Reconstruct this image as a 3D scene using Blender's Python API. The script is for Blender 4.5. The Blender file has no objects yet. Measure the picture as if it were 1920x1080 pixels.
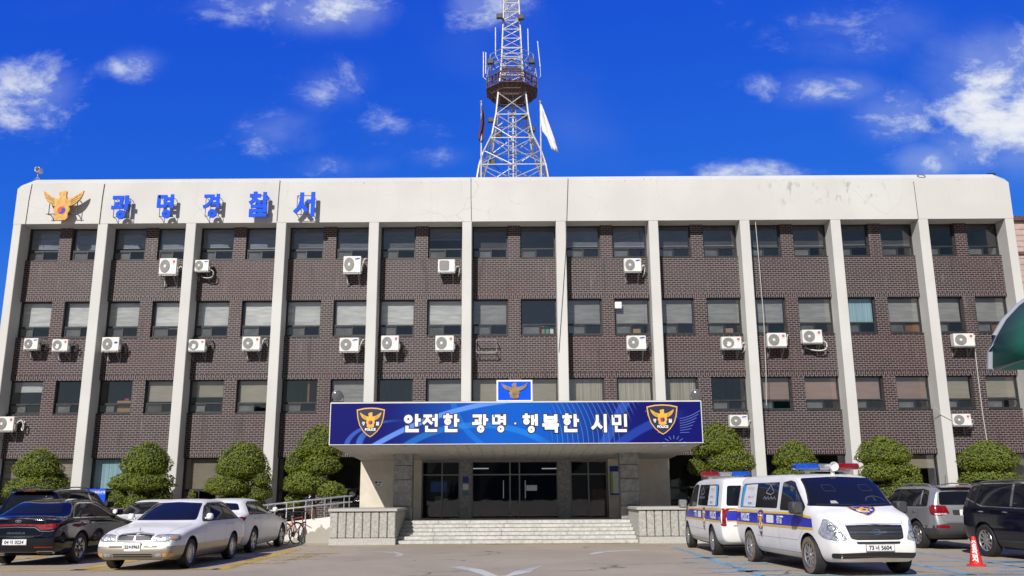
import bpy, bmesh, math, random
from mathutils import Vector, Matrix
from mathutils.bvhtree import BVHTree
random.seed(7)
S = bpy.context.scene
C = S.collection
R = math.radians
# ------------------------------------------------------------------ camera
F_PX, PITCH, ROLL, CAM_H, CAM_D = 1655.0, R(13.16), R(-0.33), 1.5, 36.5
cam = bpy.data.cameras.new('camera'); cam.sensor_width = 36; cam.lens = F_PX/1920*36
cam.clip_start = .1; cam.clip_end = 3000
co = bpy.data.objects.new('camera', cam); C.objects.link(co); S.camera = co
fw = Vector((0, math.cos(PITCH), math.sin(PITCH))); r0 = Vector((1, 0, 0)); u0 = Vector((0, -math.sin(PITCH), math.cos(PITCH)))
rt = math.cos(ROLL)*r0+math.sin(ROLL)*u0; up = -math.sin(ROLL)*r0+math.cos(ROLL)*u0
co.matrix_world = Matrix(((rt.x, up.x, -fw.x, 0), (rt.y, up.y, -fw.y, -CAM_D), (rt.z, up.z, -fw.z, CAM_H), (0, 0, 0, 1)))
CP = Vector((0, -CAM_D, CAM_H))
def ray(px, py): return fw+rt*((px-960)/F_PX)-up*((py-540)/F_PX)
def ony(px, py, y):
    d = ray(px, py); return CP+d*((y+CAM_D)/d.y)
def onz(px, py, z=0):
    d = ray(px, py); return CP+d*((z-CAM_H)/d.z)
# ------------------------------------------------------------------ node helpers
class NT:
    def __init__(s, nt): s.t = nt; s.n = nt.nodes; s.l = nt.links
    def new(s, typ, **kw):
        n = s.n.new(typ)
        for k, v in kw.items(): setattr(n, k, v)
        return n
    def put(s, sock, v):
        if isinstance(v, bpy.types.NodeSocket): s.l.new(v, sock)
        elif v is not None: sock.default_value = v
    def math(s, op, a, b=None, c=None, clamp=False):
        n = s.new('ShaderNodeMath', operation=op, use_clamp=clamp)
        for i, v in enumerate((a, b, c)):
            if v is not None: s.put(n.inputs[i], v)
        return n.outputs[0]
    def mix(s, f, a, b, blend='MIX'):
        n = s.new('ShaderNodeMix', data_type='RGBA', blend_type=blend)
        s.put(n.inputs[0], f)
        for sk, v in ((n.inputs[6], a), (n.inputs[7], b)):
            s.put(sk, v if isinstance(v, bpy.types.NodeSocket) else (*v[:3], 1))
        return n.outputs[2]
    def rng(s, v, a, b, c=0., d=1., smooth=True):
        n = s.new('ShaderNodeMapRange', interpolation_type='SMOOTHSTEP' if smooth else 'LINEAR')
        s.put(n.inputs[0], v)
        for i, q in enumerate((a, b, c, d)): n.inputs[i+1].default_value = q
        return n.outputs[0]
    def noise(s, vec, scale, detail=4, rough=.55, dist=0.):
        n = s.new('ShaderNodeTexNoise'); s.put(n.inputs['Vector'], vec)
        n.inputs['Scale'].default_value = scale; n.inputs['Detail'].default_value = detail
        n.inputs['Roughness'].default_value = rough; n.inputs['Distortion'].default_value = dist
        return n.outputs['Fac']
    def comb(s, x, y, z):
        n = s.new('ShaderNodeCombineXYZ')
        for i, v in enumerate((x, y, z)): s.put(n.inputs[i], v)
        return n.outputs[0]
    def sep(s, v):
        n = s.new('ShaderNodeSeparateXYZ'); s.put(n.inputs[0], v); return n.outputs
    def vscale(s, v, sc):
        n = s.new('ShaderNodeVectorMath', operation='MULTIPLY'); s.put(n.inputs[0], v); n.inputs[1].default_value = sc; return n.outputs[0]
# ------------------------------------------------------------------ light and sky
LD = Vector((.385, 1, -.74)).normalized()          # the way sunlight travels
ELEV = math.asin(-LD.z)
sun = bpy.data.lights.new('sun', 'SUN'); sun.energy = 4.8; sun.angle = R(.5); sun.color = (1, .955, .895)
so = bpy.data.objects.new('sun', sun); C.objects.link(so); so.rotation_euler = LD.to_track_quat('-Z', 'Y').to_euler()
so.location = (-20, -50, 40)
W = bpy.data.worlds.new('World'); S.world = W; W.use_nodes = True
w = NT(W.node_tree); w.n.clear()
out = w.new('ShaderNodeOutputWorld'); bg = w.new('ShaderNodeBackground'); w.l.new(bg.outputs[0], out.inputs[0])
sky = w.new('ShaderNodeTexSky', sky_type='NISHITA'); sky.sun_disc = False
sky.sun_elevation = ELEV; sky.sun_rotation = math.atan2(-LD.x, -LD.y); sky.altitude = 50; sky.air_density = 1.0; sky.dust_density = .3; sky.ozone_density = 3.0
tc = w.new('ShaderNodeTexCoord'); dx, dy, dz = w.sep(tc.outputs['Generated'])
pre = w.mix(1., sky.outputs[0], (.245, .165, .135), 'MULTIPLY')
pr, pg, pb = w.sep(pre)                             # polarised, deep blue away from the sun
deep = w.comb(w.math('MULTIPLY', w.math('POWER', pr, 1.21), .57), w.math('MULTIPLY', w.math('POWER', pg, .97), 2.9), w.math('MULTIPLY', w.math('POWER', pb, .22), 7.9))
front = w.rng(dy, -.25, .35)
skyc = w.mix(front, w.mix(1., sky.outputs[0], (.32, .32, .32), 'MULTIPLY'), deep)
ys = w.math('MAXIMUM', dy, .02); U = w.math('DIVIDE', dx, ys); V = w.math('DIVIDE', dz, ys)
CL = [(60, 185, 95, 85, .95), (10, 205, 70, 60, .5), (245, 122, 60, 32, .75), (470, 8, 150, 40, .75), (620, 20, 130, 52, .95), (905, 12, 85, 46, .9), (630, 165, 85, 60, .62),
      (715, 230, 75, 40, .55), (520, 255, 120, 55, .62), (620, 312, 110, 34, .66), (815, 245, 50, 60, .42), (820, 292, 75, 26, .48), (1880, 190, 120, 120, 1.25), (1915, 110, 90, 65, .9),
      (1745, 303, 70, 38, 1.05), (1690, 215, 95, 75, .72), (1555, 165, 175, 42, .66), (1640, 75, 220, 80, .5), (1390, 322, 100, 22, .95), (1240, 326, 70, 12, .7), (1820, 275, 90, 60, .95), (1370, 25, 60, 50, .38), (1560, 60, 150, 60, .45), (1480, 165, 110, 34, .5), (1780, 130, 90, 80, .7), (640, 240, 190, 90, .38), (480, 285, 120, 30, .4), (120, 160, 80, 60, .4)]
tot = None
for px, py, rx, ry, st in CL:
    d = ray(px, py); cu, cv = d.x/d.y, d.z/d.y; su, sv = rx/F_PX*1.25, ry/F_PX*1.3
    a = w.math('MULTIPLY_ADD', U, 1/su, -cu/su); b = w.math('MULTIPLY_ADD', V, 1/sv, -cv/sv)
    q = w.math('ADD', w.math('MULTIPLY', a, a), w.math('MULTIPLY', b, b))
    e = w.math('MULTIPLY', w.math('POWER', 2.718, w.math('MULTIPLY', q, -.9)), st)
    tot = e if tot is None else w.math('MAXIMUM', tot, e)
uv = w.comb(U, w.math('MULTIPLY', V, 1.5), 0.)
n1 = w.noise(uv, 8.5, 12, .66, .25); n2 = w.noise(uv, 2.2, 3, .5)
dens = w.math('MULTIPLY_ADD', w.math('SUBTRACT', n1, .52), 4.2, tot)
m1 = w.math('MULTIPLY', w.math('MULTIPLY', w.rng(dens, .3, 1.35), w.rng(tot, .08, .6)), w.rng(tot, .3, 1.15, .66, 1.))
thin = w.math('MULTIPLY', w.rng(n2, .5, .85), .16)
soft = w.math('MULTIPLY', w.rng(w.math('MULTIPLY_ADD', w.math('SUBTRACT', w.noise(uv, 3.4, 7, .6, .4), .5), 2.2, tot), .25, 1.4), w.rng(tot, .05, .7, 0., .42))
m1 = w.math('MAXIMUM', w.math('MAXIMUM', w.math('MULTIPLY', m1, .92), soft), thin)
nb = w.noise(tc.outputs['Generated'], 3.2, 6, .6); m2 = w.math('MULTIPLY', w.rng(nb, .47, .68), .3)
mask = w.math('ADD', w.math('MULTIPLY', m1, w.rng(dy, .02, .12)), w.math('MULTIPLY', m2, w.rng(dy, .05, -.1)))
cloud = w.mix(w.rng(dens, .5, 1.7), (5.0, 6.0, 8.0), (9.3, 9.4, 9.5))
allc = w.mix(mask, skyc, cloud)
w.l.new(allc, bg.inputs[0]); bg.inputs[1].default_value = .1
S.view_settings.view_transform = 'Standard'; S.view_settings.look = 'None'; S.view_settings.exposure = 0.0; S.view_settings.gamma = 1
S.view_settings.use_curve_mapping = False
S.cycles.max_bounces = 8; S.cycles.transparent_max_bounces = 12
# ------------------------------------------------------------------ materials
def mat(name, col, rough=.6, metal=0., var=0., vscale=6., bump=0., bscale=30., coat=0., emit=None, spec=.5, streak=False):
    m = bpy.data.materials.new(name); m.use_nodes = True; t = NT(m.node_tree); p = t.n['Principled BSDF']
    p.inputs['Base Color'].default_value = (*col, 1); p.inputs['Roughness'].default_value = rough; p.inputs['Metallic'].default_value = metal
    p.inputs['Coat Weight'].default_value = coat; p.inputs['Coat Roughness'].default_value = .03; p.inputs['Specular IOR Level'].default_value = spec
    if var or bump:
        geo = t.new('ShaderNodeTexCoord').outputs['Object']
    if var:
        v = t.vscale(geo, (1, 1, .18)) if streak else geo
        n = t.noise(v, vscale, 6, .6)
        f = t.rng(n, .3, .72)
        t.l.new(t.mix(f, [c*(1-var) for c in col], [min(1, c*(1+var*.6)) for c in col]), p.inputs['Base Color'])
        t.l.new(t.math('MULTIPLY_ADD', n, .25, rough-.12), p.inputs['Roughness'])
    if bump:
        b = t.new('ShaderNodeBump'); b.inputs['Strength'].default_value = bump; b.inputs['Distance'].default_value = .02
        t.l.new(t.noise(geo, bscale, 6, .6), b.inputs['Height']); t.l.new(b.outputs[0], p.inputs['Normal'])
    if emit:
        p.inputs['Emission Color'].default_value = (*emit[:3], 1); p.inputs['Emission Strength'].default_value = emit[3]
    return m
M = {}
M['dark_metal'] = mat('dark_metal', (.035, .035, .038), .5)
M['frame'] = mat('window_frame', (.03, .03, .033), .45, var=.3)
M['frame_light'] = mat('aluminium_frame', (.2, .2, .195), .45, .5)
M['cream'] = mat('cream_plaster', (.66, .6, .5), .8, var=.12, vscale=2., bump=.1)
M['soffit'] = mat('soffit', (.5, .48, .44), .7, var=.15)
M['granite'] = mat('granite', (.42, .41, .38), .8, var=.3, vscale=14, bump=.5, bscale=26)
M['granite_smooth'] = mat('granite_smooth', (.46, .45, .42), .7, var=.25, vscale=30, bump=.1)
M['step_stone'] = mat('step_granite', (.52, .51, .485), .7, var=.22, vscale=9, bump=.1)
M['granite_dark'] = mat('column_stone', (.3, .3, .295), .7, var=.3, vscale=9, bump=.35, bscale=18)
M['room'] = mat('room_paint', (.17, .17, .165), .9, var=.3, vscale=1.2)
M['lobby'] = mat('lobby_paint', (.1, .1, .1), .7)
M['ac_white'] = mat('ac_casing', (.74, .73, .7), .45, var=.1, vscale=4)
M['ac_grille'] = mat('ac_grille', (.16, .16, .16), .5)
M['ac_ring'] = mat('ac_louvre', (.42, .42, .41), .5)
M['bracket'] = mat('bracket_steel', (.3, .3, .3), .5, .4, var=.3)
M['pipe'] = mat('insulated_pipe', (.7, .68, .63), .7)
M['cable'] = mat('cable', (.07, .07, .07), .6)
M['cable_light'] = mat('cable_grey', (.5, .5, .48), .6)
M['red_badge'] = mat('red_badge', (.55, .03, .08), .4)
M['blue_badge'] = mat('blue_badge', (.03, .06, .45), .4)
M['sign_blue'] = mat('sign_blue', (.003, .09, .8), .5, var=.08, vscale=2, spec=.12)
M['letter_side'] = mat('letter_side', (.02, .05, .3), .4)
M['gold'] = mat('gold_paint', (.5, .27, .06), .45, .25, var=.3, vscale=8)
M['gold_flat'] = mat('gold_print', (.75, .43, .04), .5)
M['gold_dark'] = mat('gold_line', (.2, .1, .03), .6)
M['bronze'] = mat('bronze', (.42, .3, .17), .35, .7, var=.3)
M['navy'] = mat('navy_print', (.012, .012, .06), .5)
M['red'] = mat('red_print', (.65, .02, .03), .5)
M['tblue'] = mat('blue_print', (.01, .03, .3), .5)
M['white'] = mat('white_print', (.82, .82, .82), .5)
M['steel'] = mat('galvanised_steel', (.5, .49, .465), .45, .35, var=.2)
M['steel_bright'] = mat('stainless_steel', (.62, .62, .62), .28, .9)
M['rust'] = mat('rust_paint', (.13, .065, .055), .7, var=.4)
M['flag_white'] = mat('flag_white', (.75, .75, .73), .8)
M['flag_dark'] = mat('flag_purple', (.08, .05, .14), .8, var=.3)
M['black_plastic'] = mat('black_plastic', (.018, .018, .02), .5)
M['rubber'] = mat('tyre_rubber', (.022, .022, .023), .75, var=.3, vscale=10)
M['rubber_muddy'] = mat('muddy_tyre_wall', (.2, .155, .11), .85, var=.25, vscale=8)
M['rim'] = mat('alloy_rim', (.55, .55, .56), .3, .85)
M['chrome'] = mat('chrome', (.75, .75, .76), .12, 1.)
M['car_glass'] = mat('tinted_glass', (.008, .010, .016), .05, spec=.3)
M['lamp_clear'] = mat('headlight_lens', (.5, .52, .55), .15, .35, var=.45, vscale=22, bump=.6, bscale=25, coat=1.)
M['lamp_red'] = mat('red_lens', (.24, .006, .009), .15, var=.35, vscale=18, coat=1.)
M['lamp_amber'] = mat('amber_lens', (.7, .35, .1), .2, coat=1.)
M['lamp_blue'] = mat('blue_lens', (.01, .08, .5), .12, var=.3, vscale=20, coat=1.)
M['car_white'] = mat('white_car_paint', (.80, .80, .79), .35, coat=.25)
M['van_white'] = mat('van_white_paint', (.80, .80, .79), .35, coat=.3, var=.05, vscale=3)
M['car_black'] = mat('black_car_paint', (.004, .005, .010), .07, coat=.35, spec=.35)
M['car_navy'] = mat('dark_navy_car_paint', (.005, .006, .016), .1, coat=.4, spec=.35)
M['car_silver'] = mat('silver_car_paint', (.4, .41, .43), .34, .6, coat=1.)
M['car_champagne'] = mat('champagne_car_paint', (.36, .32, .26), .35, .5, coat=.8)
M['cladding'] = mat('grey_cladding', (.05, .052, .056), .55)
M['seam'] = mat('panel_gap', (.02, .02, .02), .7)
M['seam_light'] = mat('panel_gap_grey', (.2, .2, .2), .7)
M['stripe_blue'] = mat('stripe_blue', (.02, .035, .46), .35)
M['stripe_yellow'] = mat('stripe_yellow', (.8, .5, .02), .35)
M['poster'] = mat('poster_paper', (.72, .75, .78), .6, var=.1, vscale=10)
M['poster_blue'] = mat('poster_blue', (.05, .35, .75), .6)
M['cone'] = mat('cone_red', (.68, .025, .02), .5, var=.15)
M['green_panel'] = mat('green_canopy_sheet', (.01, .15, .095), .5, spec=.2)
M['green_light'] = mat('light_green_sheet', (.09, .36, .26), .5)
M['grey_paint'] = mat('grey_steel_paint', (.3, .32, .36), .4)
M['plaster_white'] = mat('whitewash', (.7, .69, .66), .85, var=.1, vscale=3)
M['wood'] = mat('orange_wood', (.32, .12, .025), .5, var=.4, vscale=7, streak=True)
M['bark'] = mat('bark', (.09, .06, .04), .9, var=.4, vscale=20, bump=.6)
M['carton'] = mat('cardboard', (.42, .27, .13), .8)
M['tube'] = mat('fluorescent_tube', (.8, .8, .8), .5, emit=(1, 1, 1, .55))
M['screen'] = mat('blue_screen', (.02, .05, .25), .3, emit=(.05, .12, .5, .12))
M['screen_mesh'] = mat('insect_mesh', (.2, .205, .2), .8, var=.35, vscale=2.)
M['skin_pink'] = mat('pink_tile', (.5, .37, .33), .8, var=.2, vscale=3)

def leafmat(name, a, b):
    m = bpy.data.materials.new(name); m.use_nodes = True; t = NT(m.node_tree); p = t.n['Principled BSDF']
    geo = t.new('ShaderNodeNewGeometry'); n = t.noise(t.new('ShaderNodeTexCoord').outputs['Object'], 2.2, 3)
    f = t.math('MULTIPLY_ADD', geo.outputs['Random Per Island'], .4, t.math('MULTIPLY', n, .6))
    t.l.new(t.mix(f, a, b), p.inputs['Base Color']); p.inputs['Roughness'].default_value = .6
    p.inputs['Specular IOR Level'].default_value = .25
    return m
M['leaf'] = leafmat('yew_leaf', (.058, .092, .009), (.22, .255, .027))
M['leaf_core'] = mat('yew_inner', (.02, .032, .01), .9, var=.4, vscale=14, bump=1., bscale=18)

def glassmat(name, tint, base, rcol=(.9, .92, .95)):
    m = bpy.data.materials.new(name); m.use_nodes = True; t = NT(m.node_tree); t.n.clear()
    o = t.new('ShaderNodeOutputMaterial'); mx = t.new('ShaderNodeMixShader'); tr = t.new('ShaderNodeBsdfTransparent'); gl = t.new('ShaderNodeBsdfGlossy')
    tr.inputs[0].default_value = (*tint, 1); gl.inputs[0].default_value = (*rcol, 1); gl.inputs['Roughness'].default_value = .015
    fr = t.new('ShaderNodeFresnel'); fr.inputs[0].default_value = 1.5
    bp = t.new('ShaderNodeBump'); bp.inputs['Strength'].default_value = .05; bp.inputs['Distance'].default_value = .02
    t.l.new(t.noise(t.new('ShaderNodeTexCoord').outputs['Object'], 1.6, 2), bp.inputs['Height']); t.l.new(bp.outputs[0], gl.inputs['Normal'])
    t.l.new(t.math('MULTIPLY_ADD', fr.outputs[0], 1.5, base, clamp=True), mx.inputs[0])
    t.l.new(tr.outputs[0], mx.inputs[1]); t.l.new(gl.outputs[0], mx.inputs[2]); t.l.new(mx.outputs[0], o.inputs[0])
    return m
M['glass'] = glassmat('window_glass', (.9, .91, .91), .09)
M['glass_door'] = glassmat('door_glass', (.5, .52, .52), .0)

def brickmat(name, rot=False):
    m = bpy.data.materials.new(name); m.use_nodes = True; t = NT(m.node_tree); p = t.n['Principled BSDF']
    ox, oy, oz = t.sep(t.new('ShaderNodeTexCoord').outputs['Object'])
    xx = t.math('ADD', ox, t.math('MULTIPLY', oy, 1.0))
    vec = t.comb(oz, xx, 0.) if rot else t.comb(xx, oz, 0.)
    b = t.new('ShaderNodeTexBrick'); t.l.new(vec, b.inputs['Vector'])
    b.inputs['Color1'].default_value = (.010, .005, .0065, 1); b.inputs['Color2'].default_value = (.032, .015, .016, 1); b.inputs['Mortar'].default_value = (.25, .212, .21, 1)
    b.inputs['Scale'].default_value = 1; b.inputs['Mortar Size'].default_value = .0105; b.inputs['Mortar Smooth'].default_value = .2
    b.inputs['Brick Width'].default_value = .225; b.inputs['Row Height'].default_value = .094; b.inputs['Bias'].default_value = -.15
    n = t.noise(t.comb(ox, oz, oy), 1.3, 5, .6)
    n3 = t.noise(t.comb(t.math('MULTIPLY', ox, 4.), t.math('MULTIPLY', oz, .5), 0.), 1.2, 4, .6)
    col = t.mix(t.rng(n, .35, .75, 0., .2), b.outputs[0], (.11, .08, .085))
    col = t.mix(t.rng(n3, .6, .76, 0., .28), col, (.3, .28, .27))
    n4 = t.noise(t.comb(t.math('MULTIPLY', ox, 2.6), t.math('MULTIPLY', oz, .3), 3.), 1.0, 5, .65)
    col = t.mix(t.rng(n4, .55, .72, 0., .55), col, (.02, .013, .014))
    n5 = t.noise(t.comb(ox, oz, 9.), .33, 3, .5)
    col = t.mix(t.rng(n5, .38, .66, 0., .5), col, t.mix(1., col, (1.0, .74, .74), 'MULTIPLY'))
    t.l.new(col, p.inputs['Base Color']); p.inputs['Roughness'].default_value = .6
    bp = t.new('ShaderNodeBump'); bp.inputs['Strength'].default_value = .4; bp.inputs['Distance'].default_value = .01; bp.invert = True
    t.l.new(b.outputs['Fac'], bp.inputs['Height']); t.l.new(bp.outputs[0], p.inputs['Normal'])
    return m
M['brick'] = brickmat('dark_brick'); M['soldier'] = brickmat('soldier_brick', True)

def paintmat():
    m = bpy.data.materials.new('white_facade_paint'); m.use_nodes = True; t = NT(m.node_tree); p = t.n['Principled BSDF']
    o = t.new('ShaderNodeTexCoord').outputs['Object']; ox, oy, oz = t.sep(o)
    big = t.noise(o, .35, 4, .5); st = t.noise(t.vscale(o, (2.2, 2.2, .16)), 1.6, 6, .65); fine = t.noise(o, 9, 5, .6)
    c = t.mix(t.rng(big, .35, .65), (.555, .55, .53), (.605, .60, .588))
    c = t.mix(t.rng(st, .55, .8, 0., .5), c, (.55, .5, .42))
    c = t.mix(t.rng(fine, .55, .8, 0., .18), c, (.5, .47, .42))
    # peeled grey patches under the coping, right of the middle
    reg = t.math('MULTIPLY', t.math('MULTIPLY', t.rng(ox, 10.3, 11.8), t.rng(ox, 16.8, 15.6)), t.math('MULTIPLY', t.rng(oz, 13.35, 14.2), t.rng(oz, 14.85, 14.6)))
    pl = t.noise(t.vscale(o, (1, 1, .45)), 3.1, 7, .7)
    c = t.mix(t.math('MULTIPLY', t.math('MULTIPLY', reg, t.rng(pl, .54, .64)), .75), c, (.32, .32, .31))
    top = t.math('MULTIPLY', t.rng(oz, 14.45, 14.75), t.rng(oz, 15.0, 14.86))
    sp = t.noise(o, 5.5, 6, .7)
    c = t.mix(t.math('MULTIPLY', top, t.rng(sp, .62, .68)), c, (.2, .19, .18))
    low = t.noise(t.vscale(o, (3, 3, 1)), 2.4, 5, .6)
    c = t.mix(t.math('MULTIPLY', t.rng(low, .58, .75), .35), c, (.6, .57, .5))
    dr = t.noise(t.comb(t.math('MULTIPLY', ox, 3.5), oy, t.math('MULTIPLY', oz, .22)), 1.9, 6, .7)
    c = t.mix(t.math('MULTIPLY', t.rng(dr, .6, .72), t.math('MULTIPLY', t.rng(oz, 12.9, 14.6), .45)), c, (.34, .33, .31))
    vo = t.new('ShaderNodeTexVoronoi', feature='DISTANCE_TO_EDGE'); vo.inputs['Scale'].default_value = .42
    va = t.new('ShaderNodeVectorMath', operation='ADD'); t.l.new(o, va.inputs[0]); nn_ = t.new('ShaderNodeTexNoise'); nn_.inputs['Scale'].default_value = .9; nn_.inputs['Detail'].default_value = 5; t.l.new(o, nn_.inputs['Vector']); t.l.new(nn_.outputs['Color'], va.inputs[1]); t.l.new(va.outputs[0], vo.inputs['Vector'])
    c = t.mix(t.math('MULTIPLY', t.math('MULTIPLY', t.math('MULTIPLY', t.rng(vo.outputs['Distance'], .01, .003), t.rng(oz, 12.8, 13.2)), t.rng(big, .49, .57)), .22), c, (.25, .24, .22))
    t.l.new(c, p.inputs['Base Color']); p.inputs['Roughness'].default_value = .75
    bp = t.new('ShaderNodeBump'); bp.inputs['Strength'].default_value = .12; bp.inputs['Distance'].default_value = .02
    t.l.new(fine, bp.inputs['Height']); t.l.new(bp.outputs[0], p.inputs['Normal'])
    return m
M['paint'] = paintmat()

def groundmat():
    m = bpy.data.materials.new('worn_asphalt'); m.use_nodes = True; t = NT(m.node_tree); p = t.n['Principled BSDF']
    o = t.new('ShaderNodeTexCoord').outputs['Object']
    a = t.noise(o, .22, 5, .6, .4); b = t.noise(o, 1.4, 6, .65); g = t.noise(o, 38, 3, .7)
    c = t.mix(t.rng(a, .35, .68), (.385, .325, .245), (.475, .405, .31))
    c = t.mix(t.rng(b, .5, .75, 0., .5), c, (.34, .288, .222))
    c = t.mix(t.rng(g, .42, .66, 0., .55), c, (.21, .18, .145))
    vo = t.new('ShaderNodeTexVoronoi', feature='DISTANCE_TO_EDGE'); vo.inputs['Scale'].default_value = .33
    wv = t.new('ShaderNodeVectorMath', operation='ADD'); t.l.new(o, wv.inputs[0])
    nv = t.new('ShaderNodeTexNoise'); nv.inputs['Scale'].default_value = 1.3; nv.inputs['Detail'].default_value = 5; t.l.new(o, nv.inputs['Vector'])
    t.l.new(nv.outputs['Color'], wv.inputs[1]); t.l.new(wv.outputs[0], vo.inputs['Vector'])
    crack = t.math('MULTIPLY', t.rng(vo.outputs['Distance'], .016, .004), t.rng(t.noise(o, .45, 2), .5, .62))
    c = t.mix(t.math('MULTIPLY', crack, .75), c, (.06, .055, .05))
    sx, sy, sz = t.sep(o)
    oil = t.noise(t.vscale(o, (.8, .35, 1)), 1.1, 4, .6)
    c = t.mix(t.rng(oil, .6, .8, 0., .5), c, (.2, .185, .17))
    t.l.new(c, p.inputs['Base Color']); p.inputs['Roughness'].default_value = .88
    bp = t.new('ShaderNodeBump'); bp.inputs['Strength'].default_value = .5; bp.inputs['Distance'].default_value = .012
    t.l.new(g, bp.inputs['Height']); t.l.new(bp.outputs[0], p.inputs['Normal'])
    return m
M['ground'] = groundmat()

def wornpaint(name, col, keep=.5):
    m = bpy.data.materials.new(name); m.use_nodes = True; t = NT(m.node_tree); t.n.clear()
    o = t.new('ShaderNodeOutputMaterial'); p = t.new('ShaderNodeBsdfPrincipled'); tr = t.new('ShaderNodeBsdfTransparent'); mx = t.new('ShaderNodeMixShader')
    oc = t.new('ShaderNodeTexCoord').outputs['Object']
    n = t.noise(oc, 3.2, 8, .72); g = t.noise(oc, 1.1, 3)
    t.l.new(t.mix(t.rng(g, .35, .7), col, [c*.72 for c in col]), p.inputs['Base Color']); p.inputs['Roughness'].default_value = .8
    t.l.new(t.rng(n, keep-.04, keep+.05), mx.inputs[0]); t.l.new(p.outputs[0], mx.inputs[1]); t.l.new(tr.outputs[0], mx.inputs[2]); t.l.new(mx.outputs[0], o.inputs[0])
    return m
M['mark_white'] = wornpaint('worn_white_marking', (.6, .6, .57), .62)
M['mark_yellow'] = wornpaint('worn_yellow_marking', (.62, .4, .06), .6)
M['mark_yellow_faint'] = wornpaint('faint_yellow_marking', (.55, .37, .08), .47)
M['mark_blue'] = wornpaint('worn_blue_marking', (.17, .44, .66), .54)
M['mark_blue_faint'] = wornpaint('faint_blue_marking', (.2, .45, .66), .53)

def blindmat(name, col, waves=.3, scale=3., horiz=True):
    m = bpy.data.materials.new(name); m.use_nodes = True; t = NT(m.node_tree); p = t.n['Principled BSDF']
    o = t.new('ShaderNodeTexCoord').outputs['Object']
    v = t.vscale(o, (.5, .5, 3.2) if horiz else (6, 1, .12))
    n = t.noise(v, scale, 4, .5)
    t.l.new(t.mix(t.rng(n, .3, .7), [c*(1-waves) for c in col], [min(1, c*(1+waves*.4)) for c in col]), p.inputs['Base Color'])
    p.inputs['Roughness'].default_value = .85
    return m
BL = {'w': blindmat('white_blind', (.74, .74, .72), .2), 'g': blindmat('grey_blind', (.36, .355, .34), .2), 'd': blindmat('dark_blind', (.075, .075, .078), .3),
      's': blindmat('slate_blind', (.2, .22, .26), .25), 'S': blindmat('sky_reflection_blind', (.31, .35, .43), .2), 'b': blindmat('beige_blind', (.42, .375, .3), .08), 'p': blindmat('pink_blind', (.4, .28, .235), .08),  # kind S: blue of the reflected sky put into the blind colour
      'c': blindmat('cyan_curtain', (.45, .66, .74), .25, 3., False), 'v': blindmat('pleated_curtain', (.5, .45, .37), .35, 3., False), 'l': blindmat('slat_blind', (.42, .37, .3), .6, 2.5)}
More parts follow.
